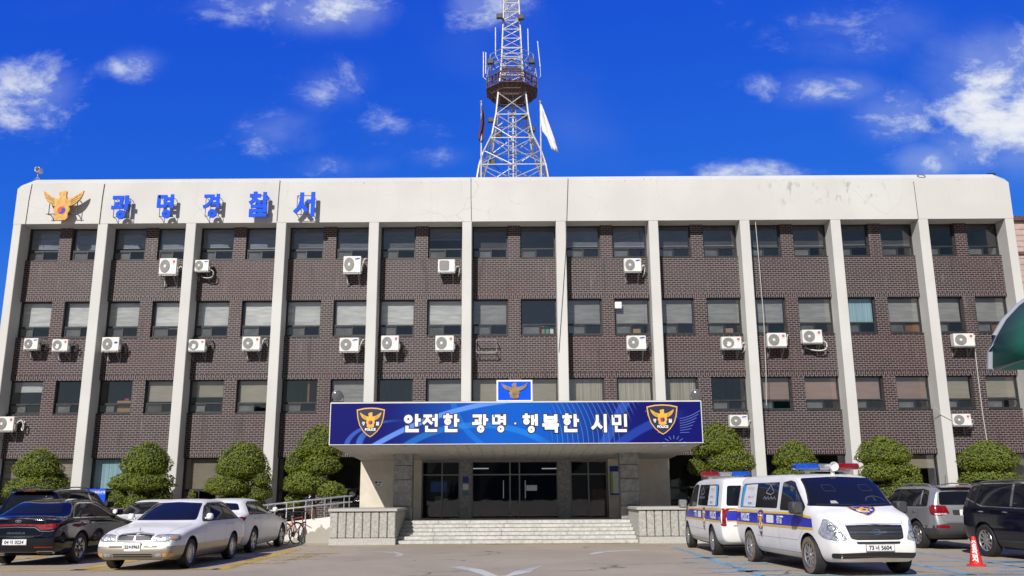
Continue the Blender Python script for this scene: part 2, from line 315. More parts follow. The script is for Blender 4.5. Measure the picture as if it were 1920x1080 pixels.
# ------------------------------------------------------------------ mesh helpers
class MB:
    def __init__(s): s.v = []; s.f = []; s.m = []
    def add(s, vs, fs, mi=0):
        o = len(s.v); s.v += [tuple(v) for v in vs]; s.f += [tuple(i+o for i in f) for f in fs]; s.m += [mi]*len(fs); return s
    def box(s, x0, y0, z0, x1, y1, z1, mi=0):
        return s.add([(x0, y0, z0), (x1, y0, z0), (x1, y1, z0), (x0, y1, z0), (x0, y0, z1), (x1, y0, z1), (x1, y1, z1), (x0, y1, z1)],
                     [(3, 2, 1, 0), (4, 5, 6, 7), (0, 1, 5, 4), (1, 2, 6, 5), (2, 3, 7, 6), (3, 0, 4, 7)], mi)
    def cbox(s, x0, y0, z0, x1, y1, z1, b=.02, mi=0):          # chamfered box
        vs = []; xs, ys, zs = (x0, x1), (y0, y1), (z0, z1); idx = {}
        for i in (0, 1):
            for j in (0, 1):
                for k in (0, 1):
                    for ax in range(3):
                        p = [xs[i], ys[j], zs[k]]
                        sg = [1-2*i, 1-2*j, 1-2*k]
                        for q in range(3):
                            if q != ax: p[q] += sg[q]*b
                        idx[(i, j, k, ax)] = len(vs); vs.append(p)
        fs = []
        def g(c, ax): return idx[(*c, ax)]
        for ax in range(3):
            a, b2 = [q for q in range(3) if q != ax]
            for sd in (0, 1):
                q = []
                for (m1, m2) in ((0, 0), (1, 0), (1, 1), (0, 1)):
                    c = [0, 0, 0]; c[ax] = sd; c[a] = m1; c[b2] = m2; q.append(g(c, ax))
                fs.append(q)
            for (m1, m2) in ((0, 0), (1, 0), (1, 1), (0, 1)):
                c0 = [0, 0, 0]; c0[a] = m1; c0[b2] = m2; c1 = list(c0); c1[ax] = 1
                fs.append([g(c0, a), g(c1, a), g(c1, b2), g(c0, b2)])
        for i in (0, 1):
            for j in (0, 1):
                for k in (0, 1): fs.append([g((i, j, k), 0), g((i, j, k), 1), g((i, j, k), 2)])
        return s.add(vs, fs, mi)
    def tube(s, pts, r, n=8, mi=0, r2=None, cap=True):
        pts = [Vector(p) for p in pts]; rings = []; vs = []; fs = []
        for i, p in enumerate(pts):
            d = (pts[min(i+1, len(pts)-1)]-pts[max(i-1, 0)]).normalized()
            a = d.cross(Vector((0, 0, 1)) if abs(d.z) < .9 else Vector((1, 0, 0))).normalized(); b = d.cross(a)
            rr = r if r2 is None else r+(r2-r)*i/max(1, len(pts)-1)
            for k in range(n):
                t = 2*math.pi*(k+.5)/n; vs.append(p+a*math.cos(t)*rr+b*math.sin(t)*rr)
        for i in range(len(pts)-1):
            for k in range(n): fs.append((i*n+k, i*n+(k+1) % n, (i+1)*n+(k+1) % n, (i+1)*n+k))
        if cap: fs.append(tuple(range(n))[::-1]); fs.append(tuple((len(pts)-1)*n+k for k in range(n)))
        return s.add(vs, fs, mi)
    def lathe(s, prof, n=24, axis='z', c=(0, 0, 0), mi=0, closed=False):
        vs = []; fs = []; k = len(prof)
        for i in range(n):
            t = 2*math.pi*i/n
            for (r, h) in prof:
                x, y = r*math.cos(t), r*math.sin(t)
                p = (x, y, h) if axis == 'z' else ((x, h, y) if axis == 'y' else (h, x, y))
                vs.append((p[0]+c[0], p[1]+c[1], p[2]+c[2]))
        for i in range(n):
            for j in range(k-1+closed):
                a, b = j, (j+1) % k; i2 = (i+1) % n
                fs.append((i*k+a, i*k+b, i2*k+b, i2*k+a))
        return s.add(vs, fs, mi)
    def prism(s, poly, to3, d, mi=0, side=None):
        """poly in 2-D, to3(u, v, w) -> point, from w=0 to w=d"""
        n = len(poly); vs = [to3(u, v, 0) for u, v in poly]+[to3(u, v, d) for u, v in poly]
        s.add(vs, [tuple(range(n)), tuple(range(2*n-1, n-1, -1))], mi)
        s.add(vs, [(i, (i+1) % n, (i+1) % n+n, i+n) for i in range(n)], mi if side is None else side); return s
    def ellipsoid(s, c, r, n=14, k=9, mi=0, jit=0., rng=random):
        vs = [(c[0], c[1], c[2]-r[2])]; fs = []
        for j in range(1, k):
            ph = -math.pi/2+math.pi*j/k
            for i in range(n):
                t = 2*math.pi*i/n; q = 1+rng.uniform(-jit, jit)
                vs.append((c[0]+r[0]*q*math.cos(ph)*math.cos(t), c[1]+r[1]*q*math.cos(ph)*math.sin(t), c[2]+r[2]*q*math.sin(ph)))
        vs.append((c[0], c[1], c[2]+r[2])); L = len(vs)-1
        for i in range(n): fs.append((0, 1+(i+1) % n, 1+i)); fs.append((L, L-n+i, L-n+(i+1) % n))
        for j in range(k-2):
            for i in range(n): a = 1+j*n; fs.append((a+i, a+(i+1) % n, a+n+(i+1) % n, a+n+i))
        return s.add(vs, fs, mi)
    def build(s, name, mats, parent=None, smooth=False, fix=True):
        me = bpy.data.meshes.new(name); me.from_pydata(s.v, [], s.f)
        for m in (mats if isinstance(mats, (list, tuple)) else [mats]): me.materials.append(M[m] if isinstance(m, str) else m)
        me.polygons.foreach_set('material_index', s.m)
        if fix:
            bm = bmesh.new(); bm.from_mesh(me); bmesh.ops.recalc_face_normals(bm, faces=bm.faces); bm.to_mesh(me); bm.free()
        if smooth:
            me.polygons.foreach_set('use_smooth', [True]*len(me.polygons)); me.set_sharp_from_angle(angle=R(38))
        o = bpy.data.objects.new(name, me); C.objects.link(o)
        if parent: o.parent = parent
        return o
def empty(name, loc=(0, 0, 0), rz=0.):
    o = bpy.data.objects.new(name, None); C.objects.link(o); o.location = loc; o.rotation_euler = (0, 0, rz); o.empty_display_size = .2; return o
def tag(o, label=None, cat=None, group=None, kind=None):
    if label: o['label'] = label
    if cat: o['category'] = cat
    if group: o['group'] = group
    if kind: o['kind'] = kind
    return o
def dup(root, parent=None):
    c = root.copy(); C.objects.link(c)
    if parent: c.parent = parent
    for ch in root.children: dup(ch, c)
    return c
def arc(cx, cy, rx, ry, a0, a1, n):
    return [(cx+rx*math.cos(R(a0+(a1-a0)*i/n)), cy+ry*math.sin(R(a0+(a1-a0)*i/n))) for i in range(n+1)]
def rpoly(pts, r, n=4):
    out = []; L = len(pts)
    for i in range(L):
        p = Vector(pts[i]).to_2d(); a = Vector(pts[i-1]).to_2d()-p; b = Vector(pts[(i+1) % L]).to_2d()-p
        q = min(r, a.length*.45, b.length*.45); s, e = p+a.normalized()*q, p+b.normalized()*q
        for k in range(n+1):
            t = k/n; x = s*(1-t)**2+p*2*t*(1-t)+e*t*t; out.append((x.x, x.y))
    return out
def XZ(y): return lambda u, v, d: (u, y-d, v)
# ------------------------------------------------------------------ Hangul glyphs drawn as strokes in a unit box
def _ring(x, y, r): return ('o', x, y, r)
GL = {
 '광': [[(.04, .93), (.54, .93), (.50, .60)], [(.27, .72), (.27, .47)], [(0, .47), (.62, .50)], [(.80, 1.03), (.80, .36)], [(.80, .70), (1.03, .70)], _ring(.55, .15, .185)],
 '명': [[(.05, .93), (.46, .93), (.46, .50), (.05, .50), (.05, 1.0)], [(.87, 1.03), (.87, .38)], [(.5, .83), (.87, .83)], [(.5, .61), (.87, .61)], _ring(.58, .15, .185)],
 '경': [[(.03, .93), (.53, .93), (.46, .70), (.24, .50), (.0, .44)], [(.87, 1.03), (.87, .38)], [(.56, .82), (.87, .82)], [(.52, .60), (.87, .60)], _ring(.58, .15, .185)],
 '찰': [[(.3, 1.06), (.3, .92)], [(.0, .88), (.60, .88)], [(.31, .88), (.25, .68), (.0, .53)], [(.31, .74), (.44, .62), (.62, .53)], [(.82, 1.04), (.82, .46)], [(.82, .75), (1.05, .75)],
        [(.08, .40), (.88, .40), (.88, .20), (.10, .20), (.10, .0), (.96, .0)]],
 '서': [[(.36, 1.02), (.36, .66), (.24, .33), (.0, .12)], [(.36, .55), (.48, .34), (.66, .16)], [(.93, 1.04), (.93, -.06)], [(.6, .62), (.93, .62)]],
 '안': [_ring(.29, .74, .205), [(.78, 1.04), (.78, .30)], [(.78, .68), (1.02, .68)], [(.22, .34), (.22, .05), (.92, .05)]],
 '전': [[(.02, .93), (.60, .93)], [(.33, .93), (.24, .66), (.0, .46)], [(.33, .70), (.46, .56), (.62, .46)], [(.88, 1.04), (.88, .28)], [(.6, .72), (.88, .72)], [(.24, .34), (.24, .05), (.95, .05)]],
 '한': [[(.3, 1.08), (.3, .95)], [(.03, .88), (.60, .88)], _ring(.31, .59, .165), [(.80, 1.04), (.80, .28)], [(.80, .66), (1.03, .66)], [(.22, .34), (.22, .05), (.92, .05)]],
 '행': [[(.24, 1.08), (.24, .95)], [(.0, .88), (.50, .88)], _ring(.25, .60, .155), [(.65, .98), (.65, .38)], [(.90, 1.04), (.90, .34)], [(.65, .66), (.90, .66)], _ring(.56, .12, .175)],
 '복': [[(.18, 1.03), (.18, .56)], [(.80, 1.03), (.80, .56)], [(.18, .83), (.80, .83)], [(.11, .61), (.87, .61)], [(.49, .58), (.49, .40)], [(.0, .39), (.98, .39)], [(.14, .21), (.82, .21), (.82, -.08)]],
 '시': [[(.36, 1.0), (.36, .66), (.22, .34), (.0, .16)], [(.36, .55), (.46, .36), (.64, .2)], [(.86, 1.04), (.86, -.06)]],
 '민': [[(.05, .92), (.5, .92), (.5, .46), (.05, .46), (.05, .99)], [(.88, 1.04), (.88, .28)], [(.24, .34), (.24, .05), (.95, .05)]],
 '·': [[(.40, .48), (.60, .48)]],
}
def glyph(mb, ch, x, z, wd, ht, to3, depth, th=.155, grow=0., mi=0, side=None, step=.0007):
    k = 0
    def P(u, v): return (x+u*wd, z+v*ht)
    tw = th*wd*.5+grow
    for st in GL[ch]:
        w0 = -k*step; k += 1
        f = lambda u, v, d, w0=w0: to3(u, v, d+w0 if d else 0)
        if st[0] == 'o':
            cx, cz = P(st[1], st[2]); r = st[3]*(wd+ht)/2; n = 26
            ro, ri = r+tw*.0+grow+th*wd*.25, max(.001, r-th*wd*.72-grow)
            vs = []; fo = []; fs = []
            for i in range(n):
                t = 2*math.pi*i/n
                for rr in (ri, ro):
                    for d in (0, depth): vs.append(f(cx+rr*math.cos(t), cz+rr*math.sin(t), d))
            for i in range(n):
                a, b = i*4, ((i+1) % n)*4
                fo += [(a+1, b+1, b+3, a+3)]; fs += [(a, b, b+1, a+1), (a+2, a+3, b+3, b+2), (a, a+2, b+2, b)]
            mb.add(vs, fo, mi); mb.add(vs, fs, mi if side is None else side); continue
        pts = [Vector(P(*p)) for p in st]; L, Rr = [], []
        if grow:
            d0 = (pts[0]-pts[1]).normalized()*grow; pts[0] = pts[0]+d0; d1 = (pts[-1]-pts[-2]).normalized()*grow; pts[-1] = pts[-1]+d1
        for i, p in enumerate(pts):
            di = (pts[i]-pts[i-1]).normalized() if i else (pts[1]-pts[0]).normalized()
            do = (pts[i+1]-pts[i]).normalized() if i < len(pts)-1 else di
            nn = Vector((-di.y, di.x)); n2 = Vector((-do.y, do.x)); bis = (nn+n2).normalized(); sc = min(1.8, 1/max(.4, bis.dot(nn)))
            hv = abs(di.x) > abs(di.y)
            L.append(p+bis*tw*sc); Rr.append(p-bis*tw*sc)
        for i in range(len(pts)-1):
            q = [L[i], L[i+1], Rr[i+1], Rr[i]]
            mb.prism([(v.x, v.y) for v in q], f, depth, mi, side)
def text_poly(txt, size, offset=0.):
    c = bpy.data.curves.new('t', 'FONT'); c.body = txt; c.size = size; c.offset = offset; c.align_x = 'CENTER'; c.resolution_u = 3
    o = bpy.data.objects.new('t', c); C.objects.link(o)
    me = bpy.data.meshes.new_from_object(o.evaluated_get(bpy.context.evaluated_depsgraph_get()))
    vs = [v.co.copy() for v in me.vertices]; fs = [tuple(p.vertices) for p in me.polygons]
    bpy.data.objects.remove(o); bpy.data.curves.remove(c); bpy.data.meshes.remove(me)
    return vs, fs
# eagle emblem in a box x -1..1, z -1..1
WING = [(.17, .62), (.2, .42), (.38, .5), (.55, .58), (.72, .74), (1.0, 1.0), (.95, .72), (.86, .46), (.74, .24), (.58, .08), (.44, .0), (.36, -.04)]
def emblem(mb, cx, cz, sx, sz, to3, d, idx, flat=False):
    """idx: (gold, red, blue, dark) material slots"""
    g, r, b, dk = idx
    def T(p): return (cx+p[0]*sx, cz+p[1]*sz)
    for sg in (1, -1):
        poly = [(.12, .2), (.17, .62)]+WING[1:]+[(.2, -.2), (.0, -.1)]
        mb.prism([T((sg*x, z)) for x, z in poly], to3, d, g)
        for a, c in (((.42, .34), (.93, .78)), ((.40, .22), (.88, .56)), ((.40, .1), (.78, .32))):
            A, B = Vector(T((sg*a[0], a[1]))), Vector(T((sg*c[0], c[1]))); nn = (B-A).normalized().orthogonal()*sx*.018
            mb.prism([tuple(A+nn), tuple(B+nn*.3), tuple(B-nn*.3), tuple(A-nn)], lambda u, v, w: to3(u, v, w+d*1.003 if not flat else w+d+.001), d*.08 if not flat else .0008, dk)
    up1 = d*1.06 if not flat else d+.0015
    mb.prism([T(p) for p in [(-.16, .2), (-.17, .62), (-.22, .78), (-.18, .9), (-.02, .96), (.1, 1.0), (.16, .96), (.15, .6), (.14, .2)]], to3, up1, g)
    mb.prism([T(p) for p in [(-.33, -.05), (-.16, .22), (.0, .30), (.16, .22), (.33, -.05), (.42, -.28), (.32, -.55), (.34, -.85), (.2, -1.0), (-.2, -1.0), (-.34, -.85), (-.32, -.55), (-.42, -.28)]], to3, up1+(.0008 if flat else d*.05), g)
    up2 = up1+(.0016 if flat else d*.1)
    cc = (0, -.33); rr = .2; q = sx/sz
    mb.prism([T(p) for p in arc(0, -.33, rr, rr*q, 20, 200, 14)], to3, up2, r)
    mb.prism([T(p) for p in arc(0, -.33, rr, rr*q, 200, 380, 14)], to3, up2, b)
    for a, m_ in ((20, b), (200, r)):
        px, pz = rr*.5*math.cos(R(a)), rr*q*.5*math.sin(R(a))
        mb.prism([T(p) for p in arc(px, -.33+pz, rr*.5, rr*q*.5, 0, 345, 14)], to3, up2+(.001 if flat else d*.04), m_ if a == 200 else b)
SHIELD = [(-1, .86), (-.5, .97), (0, 1.0), (.5, .97), (1, .86), (.93, .3), (.78, -.2), (.5, -.62), (.2, -.88), (0, -1), (-.2, -.88), (-.5, -.62), (-.78, -.2), (-.93, .3)]
def shield(mb, cx, cz, sx, sz, to3, idx, text=True, small=False):
    """idx: gold, red, blue, dark, navy, white"""
    g, r, b, dk, nv, wh = idx
    mb.prism([(cx+x*sx, cz+z*sz) for x, z in SHIELD], to3, .003, g)
    mb.prism([(cx+x*sx*.92, cz+(z-.005)*sz*.925) for x, z in SHIELD], to3, .0045, nv)
    emblem(mb, cx, cz+sz*.16, sx*.76, sz*.52, lambda u, v, d: to3(u, v, d+.0045 if d else 0), .0025, (g, r, b, dk), True)
    if text:
        for ch, sg in (('경', -1), ('찰', 1)):
            glyph(mb, ch, cx+sg*sx*.5-sx*.1, cz-sz*.19, sx*.2, sz*.22, to3, .006, .2, 0, wh, step=.0002)
        vs, fs = text_poly('POLICE', sz*.22, sz*.012)
        mb.add([to3(cx+v.x, cz-sz*.55+v.y, .0065) for v in vs], fs, wh)
# ================================================================== SETTING
g = MB(); n = 24
for i in range(n+1):
    for j in range(n+1): g.v.append((-600+1200*i/n, -600+1200*j/n, 0))
for i in range(n):
    for j in range(n): a = i*(n+1)+j; g.f.append((a, a+n+1, a+n+2, a+1)); g.m.append(0)
tag(g.build('parking_lot_ground', 'ground', fix=False), kind='structure')
# ------------------------------------------------------------------ painted markings (sheets on the ground)
def mark(px, name, m, label, cat='road marking', group=None, z=.004):
    pts = [onz(x, y, z) for x, y in px]
    o = MB().add(pts, [tuple(range(len(pts)))]).build(name, m)
    nm = o.data.polygons[0].normal
    if nm.z < 0: o.data.flip_normals()
    return tag(o, label, cat, group)
def gline(x0, y0, x1, y1, wd, mb, z=.004):
    a, b = Vector((x0, y0)), Vector((x1, y1)); nn = (b-a).normalized().orthogonal()*wd/2
    mb.add([(p.x, p.y, z) for p in (a+nn, b+nn, b-nn, a-nn)], [(3, 2, 1, 0)])
mark([(842, 1063), (865, 1062), (905, 1068), (925, 1076), (935, 1080), (948, 1079), (968, 1070), (985, 1067), (1018, 1060), (993, 1073), (962, 1079), (944, 1086), (920, 1086), (903, 1077), (880, 1070)], 'arrow_marking', 'mark_white', 'large white two-headed arrow painted in the middle of the asphalt', 'road marking')
mark([(690, 1033.5), (712, 1034), (744, 1035), (757, 1038.5), (752, 1043), (739, 1043.5), (746, 1039), (738, 1036.5), (712, 1035.6)], 'arrow_marking', 'mark_white', 'white hooked arrow on the asphalt left of the entrance steps', 'road marking')
mark([(1103, 1038), (1110, 1039.5), (1120, 1038), (1135, 1035.2), (1200, 1031.6), (1200, 1030.6), (1130, 1033.6), (1116, 1035.5)], 'arrow_marking', 'mark_white', 'thin white hooked arrow on the asphalt before the right steps', 'road marking')
def lines(name, segs, m, label):
    b = MB()
    for s_ in segs: gline(*s_, b)
    tag(b.build(name, m), label, 'road marking')
lines('bay_marking', [(-9.15, -17.2, -9.15, -10.2, .3), (-6.2, -17.2, -6.2, -10.2, .3), (-12.3, -17.2, -12.3, -10.2, .3), (-12.3, -17.05, -6.2, -17.05, .28), (-12.3, -13.3, -6.2, -13.3, .16)], 'mark_yellow', 'yellow parking bay lines under the cars left of the steps')
lines('text_marking', [(-6.0, -12.3, -4.6, -12.1, .5), (-6.0, -13.4, -4.7, -13.2, .42), (-5.9, -14.6, -4.7, -14.3, .4), (-6.1, -15.6, -5.2, -15.4, .4), (-5.3, -14.8, -5.2, -12.2, .35)], 'mark_yellow_faint', 'faded yellow lettering on the asphalt right of the white sedans')
lines('bay_marking', [(4.6, -19.4, 4.6, -10.2, .16), (8.5, -19.4, 8.5, -10.2, .16), (4.6, -19.3, 13.4, -19.3, .16), (10.3, -19.4, 10.3, -10.5, .14), (8.5, -16.0, 13.4, -16.0, .16), (8.5, -17.4, 13.4, -17.4, .15)], 'mark_blue', 'light blue parking bay lines around the vans and red cone')
rr = random.Random(3); seg = []
for i in range(11):
    x, y = rr.uniform(3.4, 4.9), rr.uniform(-18.6, -13.8); seg.append((x, y, x+rr.uniform(.5, 1.1), y+rr.uniform(-.1, .1), .2))
for i in range(6):
    x, y = rr.uniform(8.7, 11), rr.uniform(-18.8, -16.3); seg.append((x, y, x+rr.uniform(.6, 1.3), y+rr.uniform(-.1, .1), .24))
lines('text_marking', seg, 'mark_blue_faint', 'scuffed light blue lettering on the asphalt left of the police vans')
lines('edge_marking', [(-.9, -8.1, 4.2, -8.1, .14), (-.9, -8.06, .3, -8.06, .3)], 'mark_yellow_faint', 'thin yellow line along the foot of the entrance steps')
# ================================================================== POLICE STATION
PX = [(-21.55, -21.2), (-17.88, -17.45), (-14.07, -13.64), (-10.16, -9.74), (-6.16, -5.73), (-2.13, -1.72), (1.91, 2.34), (5.92, 6.33), (9.86, 10.28), (13.78, 14.21), (17.58, 18.0), (21.33, 21.7)]
BY = .65                                            # brick face
ZS = {4: (11.50, 13.02), 3: (8.09, 9.70), 2: (4.85, 6.29), 1: (1.15, 3.05)}       # sill, head of each row
bld = tag(empty('police_station', (0, 0, 0)), 'long four-storey police station of dark brick and white pilasters', 'building')
XL, XR = -21.55, 21.7
# parapet: extruded profile with chamfered coping and chamfered ends
b = MB(); prof = lambda dzz: [(0, 13.0), (0, 14.86+dzz), (.28, 15.12+dzz), (.95, 15.12+dzz), (.95, 13.0)]
sec = [(XL, -.26), (XL+.62, 0), (XR-.5, 0), (XR, -.22)]
for x, q in sec: b.v += [(x, y, z) for y, z in prof(q)]
for i in range(3):
    for k in range(5): a = i*5; b.f.append((a+k, a+(k+1) % 5, a+5+(k+1) % 5, a+5+k)); b.m.append(0)
b.f += [(0, 1, 2, 3, 4), (19, 18, 17, 16, 15)]; b.m += [0, 0]
par = b.build('parapet', 'paint', bld)
b = MB()                                            # side and rear walls, roof
b.box(XL+.02, .95, 0, XL+.3, 14, 14.6); b.box(XR-.3, .95, 0, XR-.02, 14, 14.6); b.box(XL+.3, 13.7, 0, XR-.3, 14, 14.6)
b.build('side_wall', 'paint', bld)
MB().box(XL+.31, .96, 14.0, XR-.31, 13.69, 14.3).build('roof', 'granite_smooth', bld)
for i, (a, c) in enumerate(PX):
    b = MB(); b.cbox(a, .0, -.02, c, .9, 12.998, .018); b.build('pilaster', 'paint', bld)
# brick wall: spandrels, piers, soldier courses
bw = MB(); scs = [MB() for _ in range(4)]; rooms = MB()
rows = [(0., ZS[1][0]), (ZS[1][1], ZS[2][0]), (ZS[2][1], ZS[3][0]), (ZS[3][1], ZS[4][0])]
PORCH = (-6.0, 6.1)
bays = []
for i in range(11):
    x0, x1 = PX[i][1], PX[i+1][0]; bays.append((x0, x1)); pc = (x0+x1)/2; pw = .27
    for k, (z0, z1) in enumerate(rows):
        if k: scs[k].box(x0, BY-.004, z0, x1, BY+.3, z0+.21)
        zz = z0+.21 if k else z0
        if k == 0 and 4 <= i <= 6: continue
        bw.box(x0, BY, zz, x1, BY+.3, z1)
    for r in (1, 2, 3, 4):
        z0, z1 = ZS[r]
        if r == 1 and 4 <= i <= 6: continue
        bw.box(pc-pw, BY, z0, pc+pw, BY+.3, z1 if r < 4 else 13.0)
bw.build('brick_wall', 'brick', bld); [q.build('soldier_course', 'soldier', bld) for q in scs[1:]]
for z in (.02, 4.1, 7.3, 10.7, 13.05): rooms.box(XL+.3, 1.2, z, XR-.3, 6.0, z+.12)
rooms.box(XL+.3, 6., .02, XR-.3, 6.1, 13.0)
for i in range(1, 11): rooms.box(PX[i][0]+.1, 1.3, .2, PX[i][1]-.1, 6.0, 13.0)
rooms.build('room_shell', 'room', bld)
# windows.  per row, per bay: (left blind, right blind) = (kind, fraction of upper pane covered)
N_ = None
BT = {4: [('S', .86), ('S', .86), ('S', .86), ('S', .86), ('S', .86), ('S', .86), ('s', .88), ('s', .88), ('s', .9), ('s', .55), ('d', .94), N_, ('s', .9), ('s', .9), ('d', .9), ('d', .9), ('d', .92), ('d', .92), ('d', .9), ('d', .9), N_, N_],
      3: [('w', 1), ('w', 1), ('w', .98), ('w', 1.03), ('w', .98), ('w', 1.02), ('w', .98), ('w', 1), ('w', .98), ('w', 1.), ('g', .96), N_, ('g', .97), ('g', .97), ('g', .97), ('g', .98), ('g', .96), ('g', 1), ('c', 1.), ('g', .98), ('g', 1.), ('g', .98)],
      2: [('w', .45), N_, N_, ('b', .92), ('b', .72), ('b', .94), N_, ('g', 1.35), N_, ('g', 1.35), ('b', 1.35), ('b', 1.35), ('v', 1.4), ('v', 1.4), ('v', 1.4), N_, ('p', .96), ('p', .96), ('p', .96), ('p', .96), ('b', .92), ('b', .92)],
      1: [('l', 1), ('l', 1), ('c', .95), ('b', .9), ('b', .95), ('b', .9), N_, N_, N_, N_, N_, N_, N_, N_, N_, N_, N_, N_, ('b', .4), ('b', .4), ('b', .35), ('b', .35)]}
rng = random.Random(11)
for r in (4, 3, 2, 1):
    z0, z1 = ZS[r]; z1 = 13.0 if r == 4 else z1
    for i, (bx0, bx1) in enumerate(bays):
        if r == 1 and 4 <= i <= 6: continue
        pc = (bx0+bx1)/2
        for k, (a, c) in enumerate(((bx0, pc-.27), (pc+.27, bx1))):
            zt = z0+(z1-z0)*.315; m = MB(); y0, y1 = BY+.13, BY+.19; fwid = .05
            m.box(a, y0, z0+.036, a+fwid, y1, z1); m.box(c-fwid, y0, z0+.036, c, y1, z1); m.box(a+fwid, y0, z1-fwid, c-fwid, y1, z1); m.box(a+fwid, y0, z0+.036, c-fwid, y1, z0+.036+fwid)
            m.box(a+fwid, y0-.004, zt-.03, c-fwid, y1, zt+.03)
            mid = a+(c-a)*(.5+rng.uniform(-.06, .04)); zb = z0+.036+fwid
            for (p, q, yy) in ((a+fwid, mid+.02, y0+.012), (mid-.02, c-fwid, y0+.03)):
                m.box(p, yy, zb, p+.035, yy+.015, zt-.03); m.box(q-.035, yy, zb, q, yy+.015, zt-.03); m.box(p+.035, yy, zt-.06, q-.035, yy+.015, zt-.03); m.box(p+.035, yy, zb, q-.035, yy+.015, zb+.03)
            wf = m.build('window', 'frame', bld)
            MB().box(a+.001, BY-.02, z0-.002, c-.001, BY+.128, z0+.035).build('window_sill', 'frame', wf)
            gm = MB()
            def pane(p, q, za, zb_, yy):
                t1, t2 = rng.gauss(0, .009), rng.gauss(0, .009); vs = []
                for (x, z) in ((p, za), (q, za), (q, zb_), (p, zb_)):
                    e = (x-(p+q)/2)*t1+(z-(za+zb_)/2)*t2; vs.append((x, yy+e, z))
                gm.add(vs, [(0, 1, 2, 3)])
            pane(a+fwid, c-fwid, zt+.03, z1-fwid, y0+.04); pane(a+fwid+.035, mid-.015, zb+.03, zt-.06, y0+.02); pane(mid+.015, c-fwid-.035, zb+.03, zt-.06, y0+.038)
            gm.build('window_pane', 'glass', wf, fix=False)
            if r > 1: MB().box(a+fwid+.03, y1+.012, zb+.02, mid-.03, y1+.02, zt-.05).build('insect_screen', 'screen_mesh', wf)
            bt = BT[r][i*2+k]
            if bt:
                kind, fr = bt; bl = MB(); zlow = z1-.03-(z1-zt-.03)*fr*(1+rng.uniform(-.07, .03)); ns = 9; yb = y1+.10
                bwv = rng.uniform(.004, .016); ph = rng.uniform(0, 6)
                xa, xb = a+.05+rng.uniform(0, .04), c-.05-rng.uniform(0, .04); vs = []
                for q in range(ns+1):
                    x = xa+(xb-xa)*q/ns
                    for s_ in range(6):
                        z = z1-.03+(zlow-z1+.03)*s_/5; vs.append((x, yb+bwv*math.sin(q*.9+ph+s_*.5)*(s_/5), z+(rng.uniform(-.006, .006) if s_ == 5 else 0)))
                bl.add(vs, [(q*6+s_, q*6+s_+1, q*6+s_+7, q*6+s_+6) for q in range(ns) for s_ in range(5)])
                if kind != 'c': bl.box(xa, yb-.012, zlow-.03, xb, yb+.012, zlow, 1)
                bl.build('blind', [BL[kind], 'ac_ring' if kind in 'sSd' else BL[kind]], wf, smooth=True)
            if (r, i, k) in ((3, 9, 1), (3, 10, 1), (4, 10, 1)):
                MB().box(mid+.03 if r == 3 else a+.1, y1+.04, zb+.02, c-.08 if r == 3 else mid, y1+.07, zt-.06).build('wood_board', 'wood', wf)
            if (r, i, k) in ((3, 10, 0), (3, 8, 0)):
                MB().box(a+.1, y1+.04, zb+.02, mid, y1+.06, zt-.08).build('paper_sheet', 'carton', wf)
            if (r, i, k) == (2, 1, 0):
                q = MB(); q.box(a+.75, y1+.1, z0+.04, c-.06, y1+.5, z0+.28); q.box(a+.78, y1+.1, z0+.29, c-.08, y1+.48, z0+.5); q.box(a+.72, y1+.1, z0+.51, c-.1, y1+.4, z0+.6)
                q.build('carton_stack', 'carton', wf); MB().cbox(a+1., y1+.12, z0+.6, a+1.2, y1+.3, z0+.7, .03).build('red_bundle', 'red_badge', wf)
            if (r, i, k) == (3, 5, 1):
                q = MB()
                for s_ in range(7): q.box(a+.12+s_*.19, y1+.12, zb+.02, a+.27+s_*.19, y1+.3, zb+.3+rng.uniform(0, .12), s_ % 3)
                q.build('clutter', ['white', 'carton', 'green_light'], wf)
            if (r, i, k) in ((3, 7, 1), (3, 6, 1)):
                q = MB(); q.box(a+.25, y1+.1, zb+.02, a+.5, y1+.3, zb+.15); q.box(mid+.1, y1+.1, zb+.02, mid+.42, y1+.3, zb+.24, 1); q.build('clutter', ['carton', 'carton'], wf)
            if (r, i, k) == (2, 3, 0):
                MB().box(a+1.05, y1+.05, zt+.03, a+1.13, y1+.12, z1-.05).build('wood_post', 'wood', wf)
# ------------------------------------------------------------------ entrance porch (part of the building)
YW = -2.8; CX0, CX1 = -5.73, 5.93; CYF = -8.5; ZB0, ZB1, ZT = 3.03, 2.79, 4.34
X = lambda px, y=YW: ony(px, 920, y).x
b = MB()                                            # canopy slab
vs = [(CX0, CYF, ZB0), (CX1, CYF, ZB0), (CX1, .6, ZB1-.1), (CX0, .6, ZB1-.1), (CX0, CYF, ZT), (CX1, CYF, ZT), (CX1, .6, ZT), (CX0, .6, ZT)]
vs[2] = (CX1, YW+.2, ZB1); vs[3] = (CX0, YW+.2, ZB1); vs[6] = (CX1, YW+.2, ZT); vs[7] = (CX0, YW+.2, ZT)
b.add(vs, [(3, 2, 1, 0), (4, 5, 6, 7), (0, 1, 5, 4), (1, 2, 6, 5), (2, 3, 7, 6), (3, 0, 4, 7)]); can = b.build('entrance_canopy', 'cream', bld)
b = MB()                                            # soffit boards
for i in range(30):
    xa = CX0+.03+(CX1-CX0-.06)*i/30; xb = CX0+.03+(CX1-CX0-.06)*(i+1)/30-.012
    b.add([(xa, CYF+.03, ZB0-.025), (xb, CYF+.03, ZB0-.025), (xb, YW-.01, ZB1-.02), (xa, YW-.01, ZB1-.02), (xa, CYF+.03, ZB0-.002), (xb, CYF+.03, ZB0-.002), (xb, YW-.01, ZB1-.002), (xa, YW-.01, ZB1-.002)],
          [(3, 2, 1, 0), (4, 5, 6, 7), (0, 1, 5, 4), (1, 2, 6, 5), (2, 3, 7, 6), (3, 0, 4, 7)])
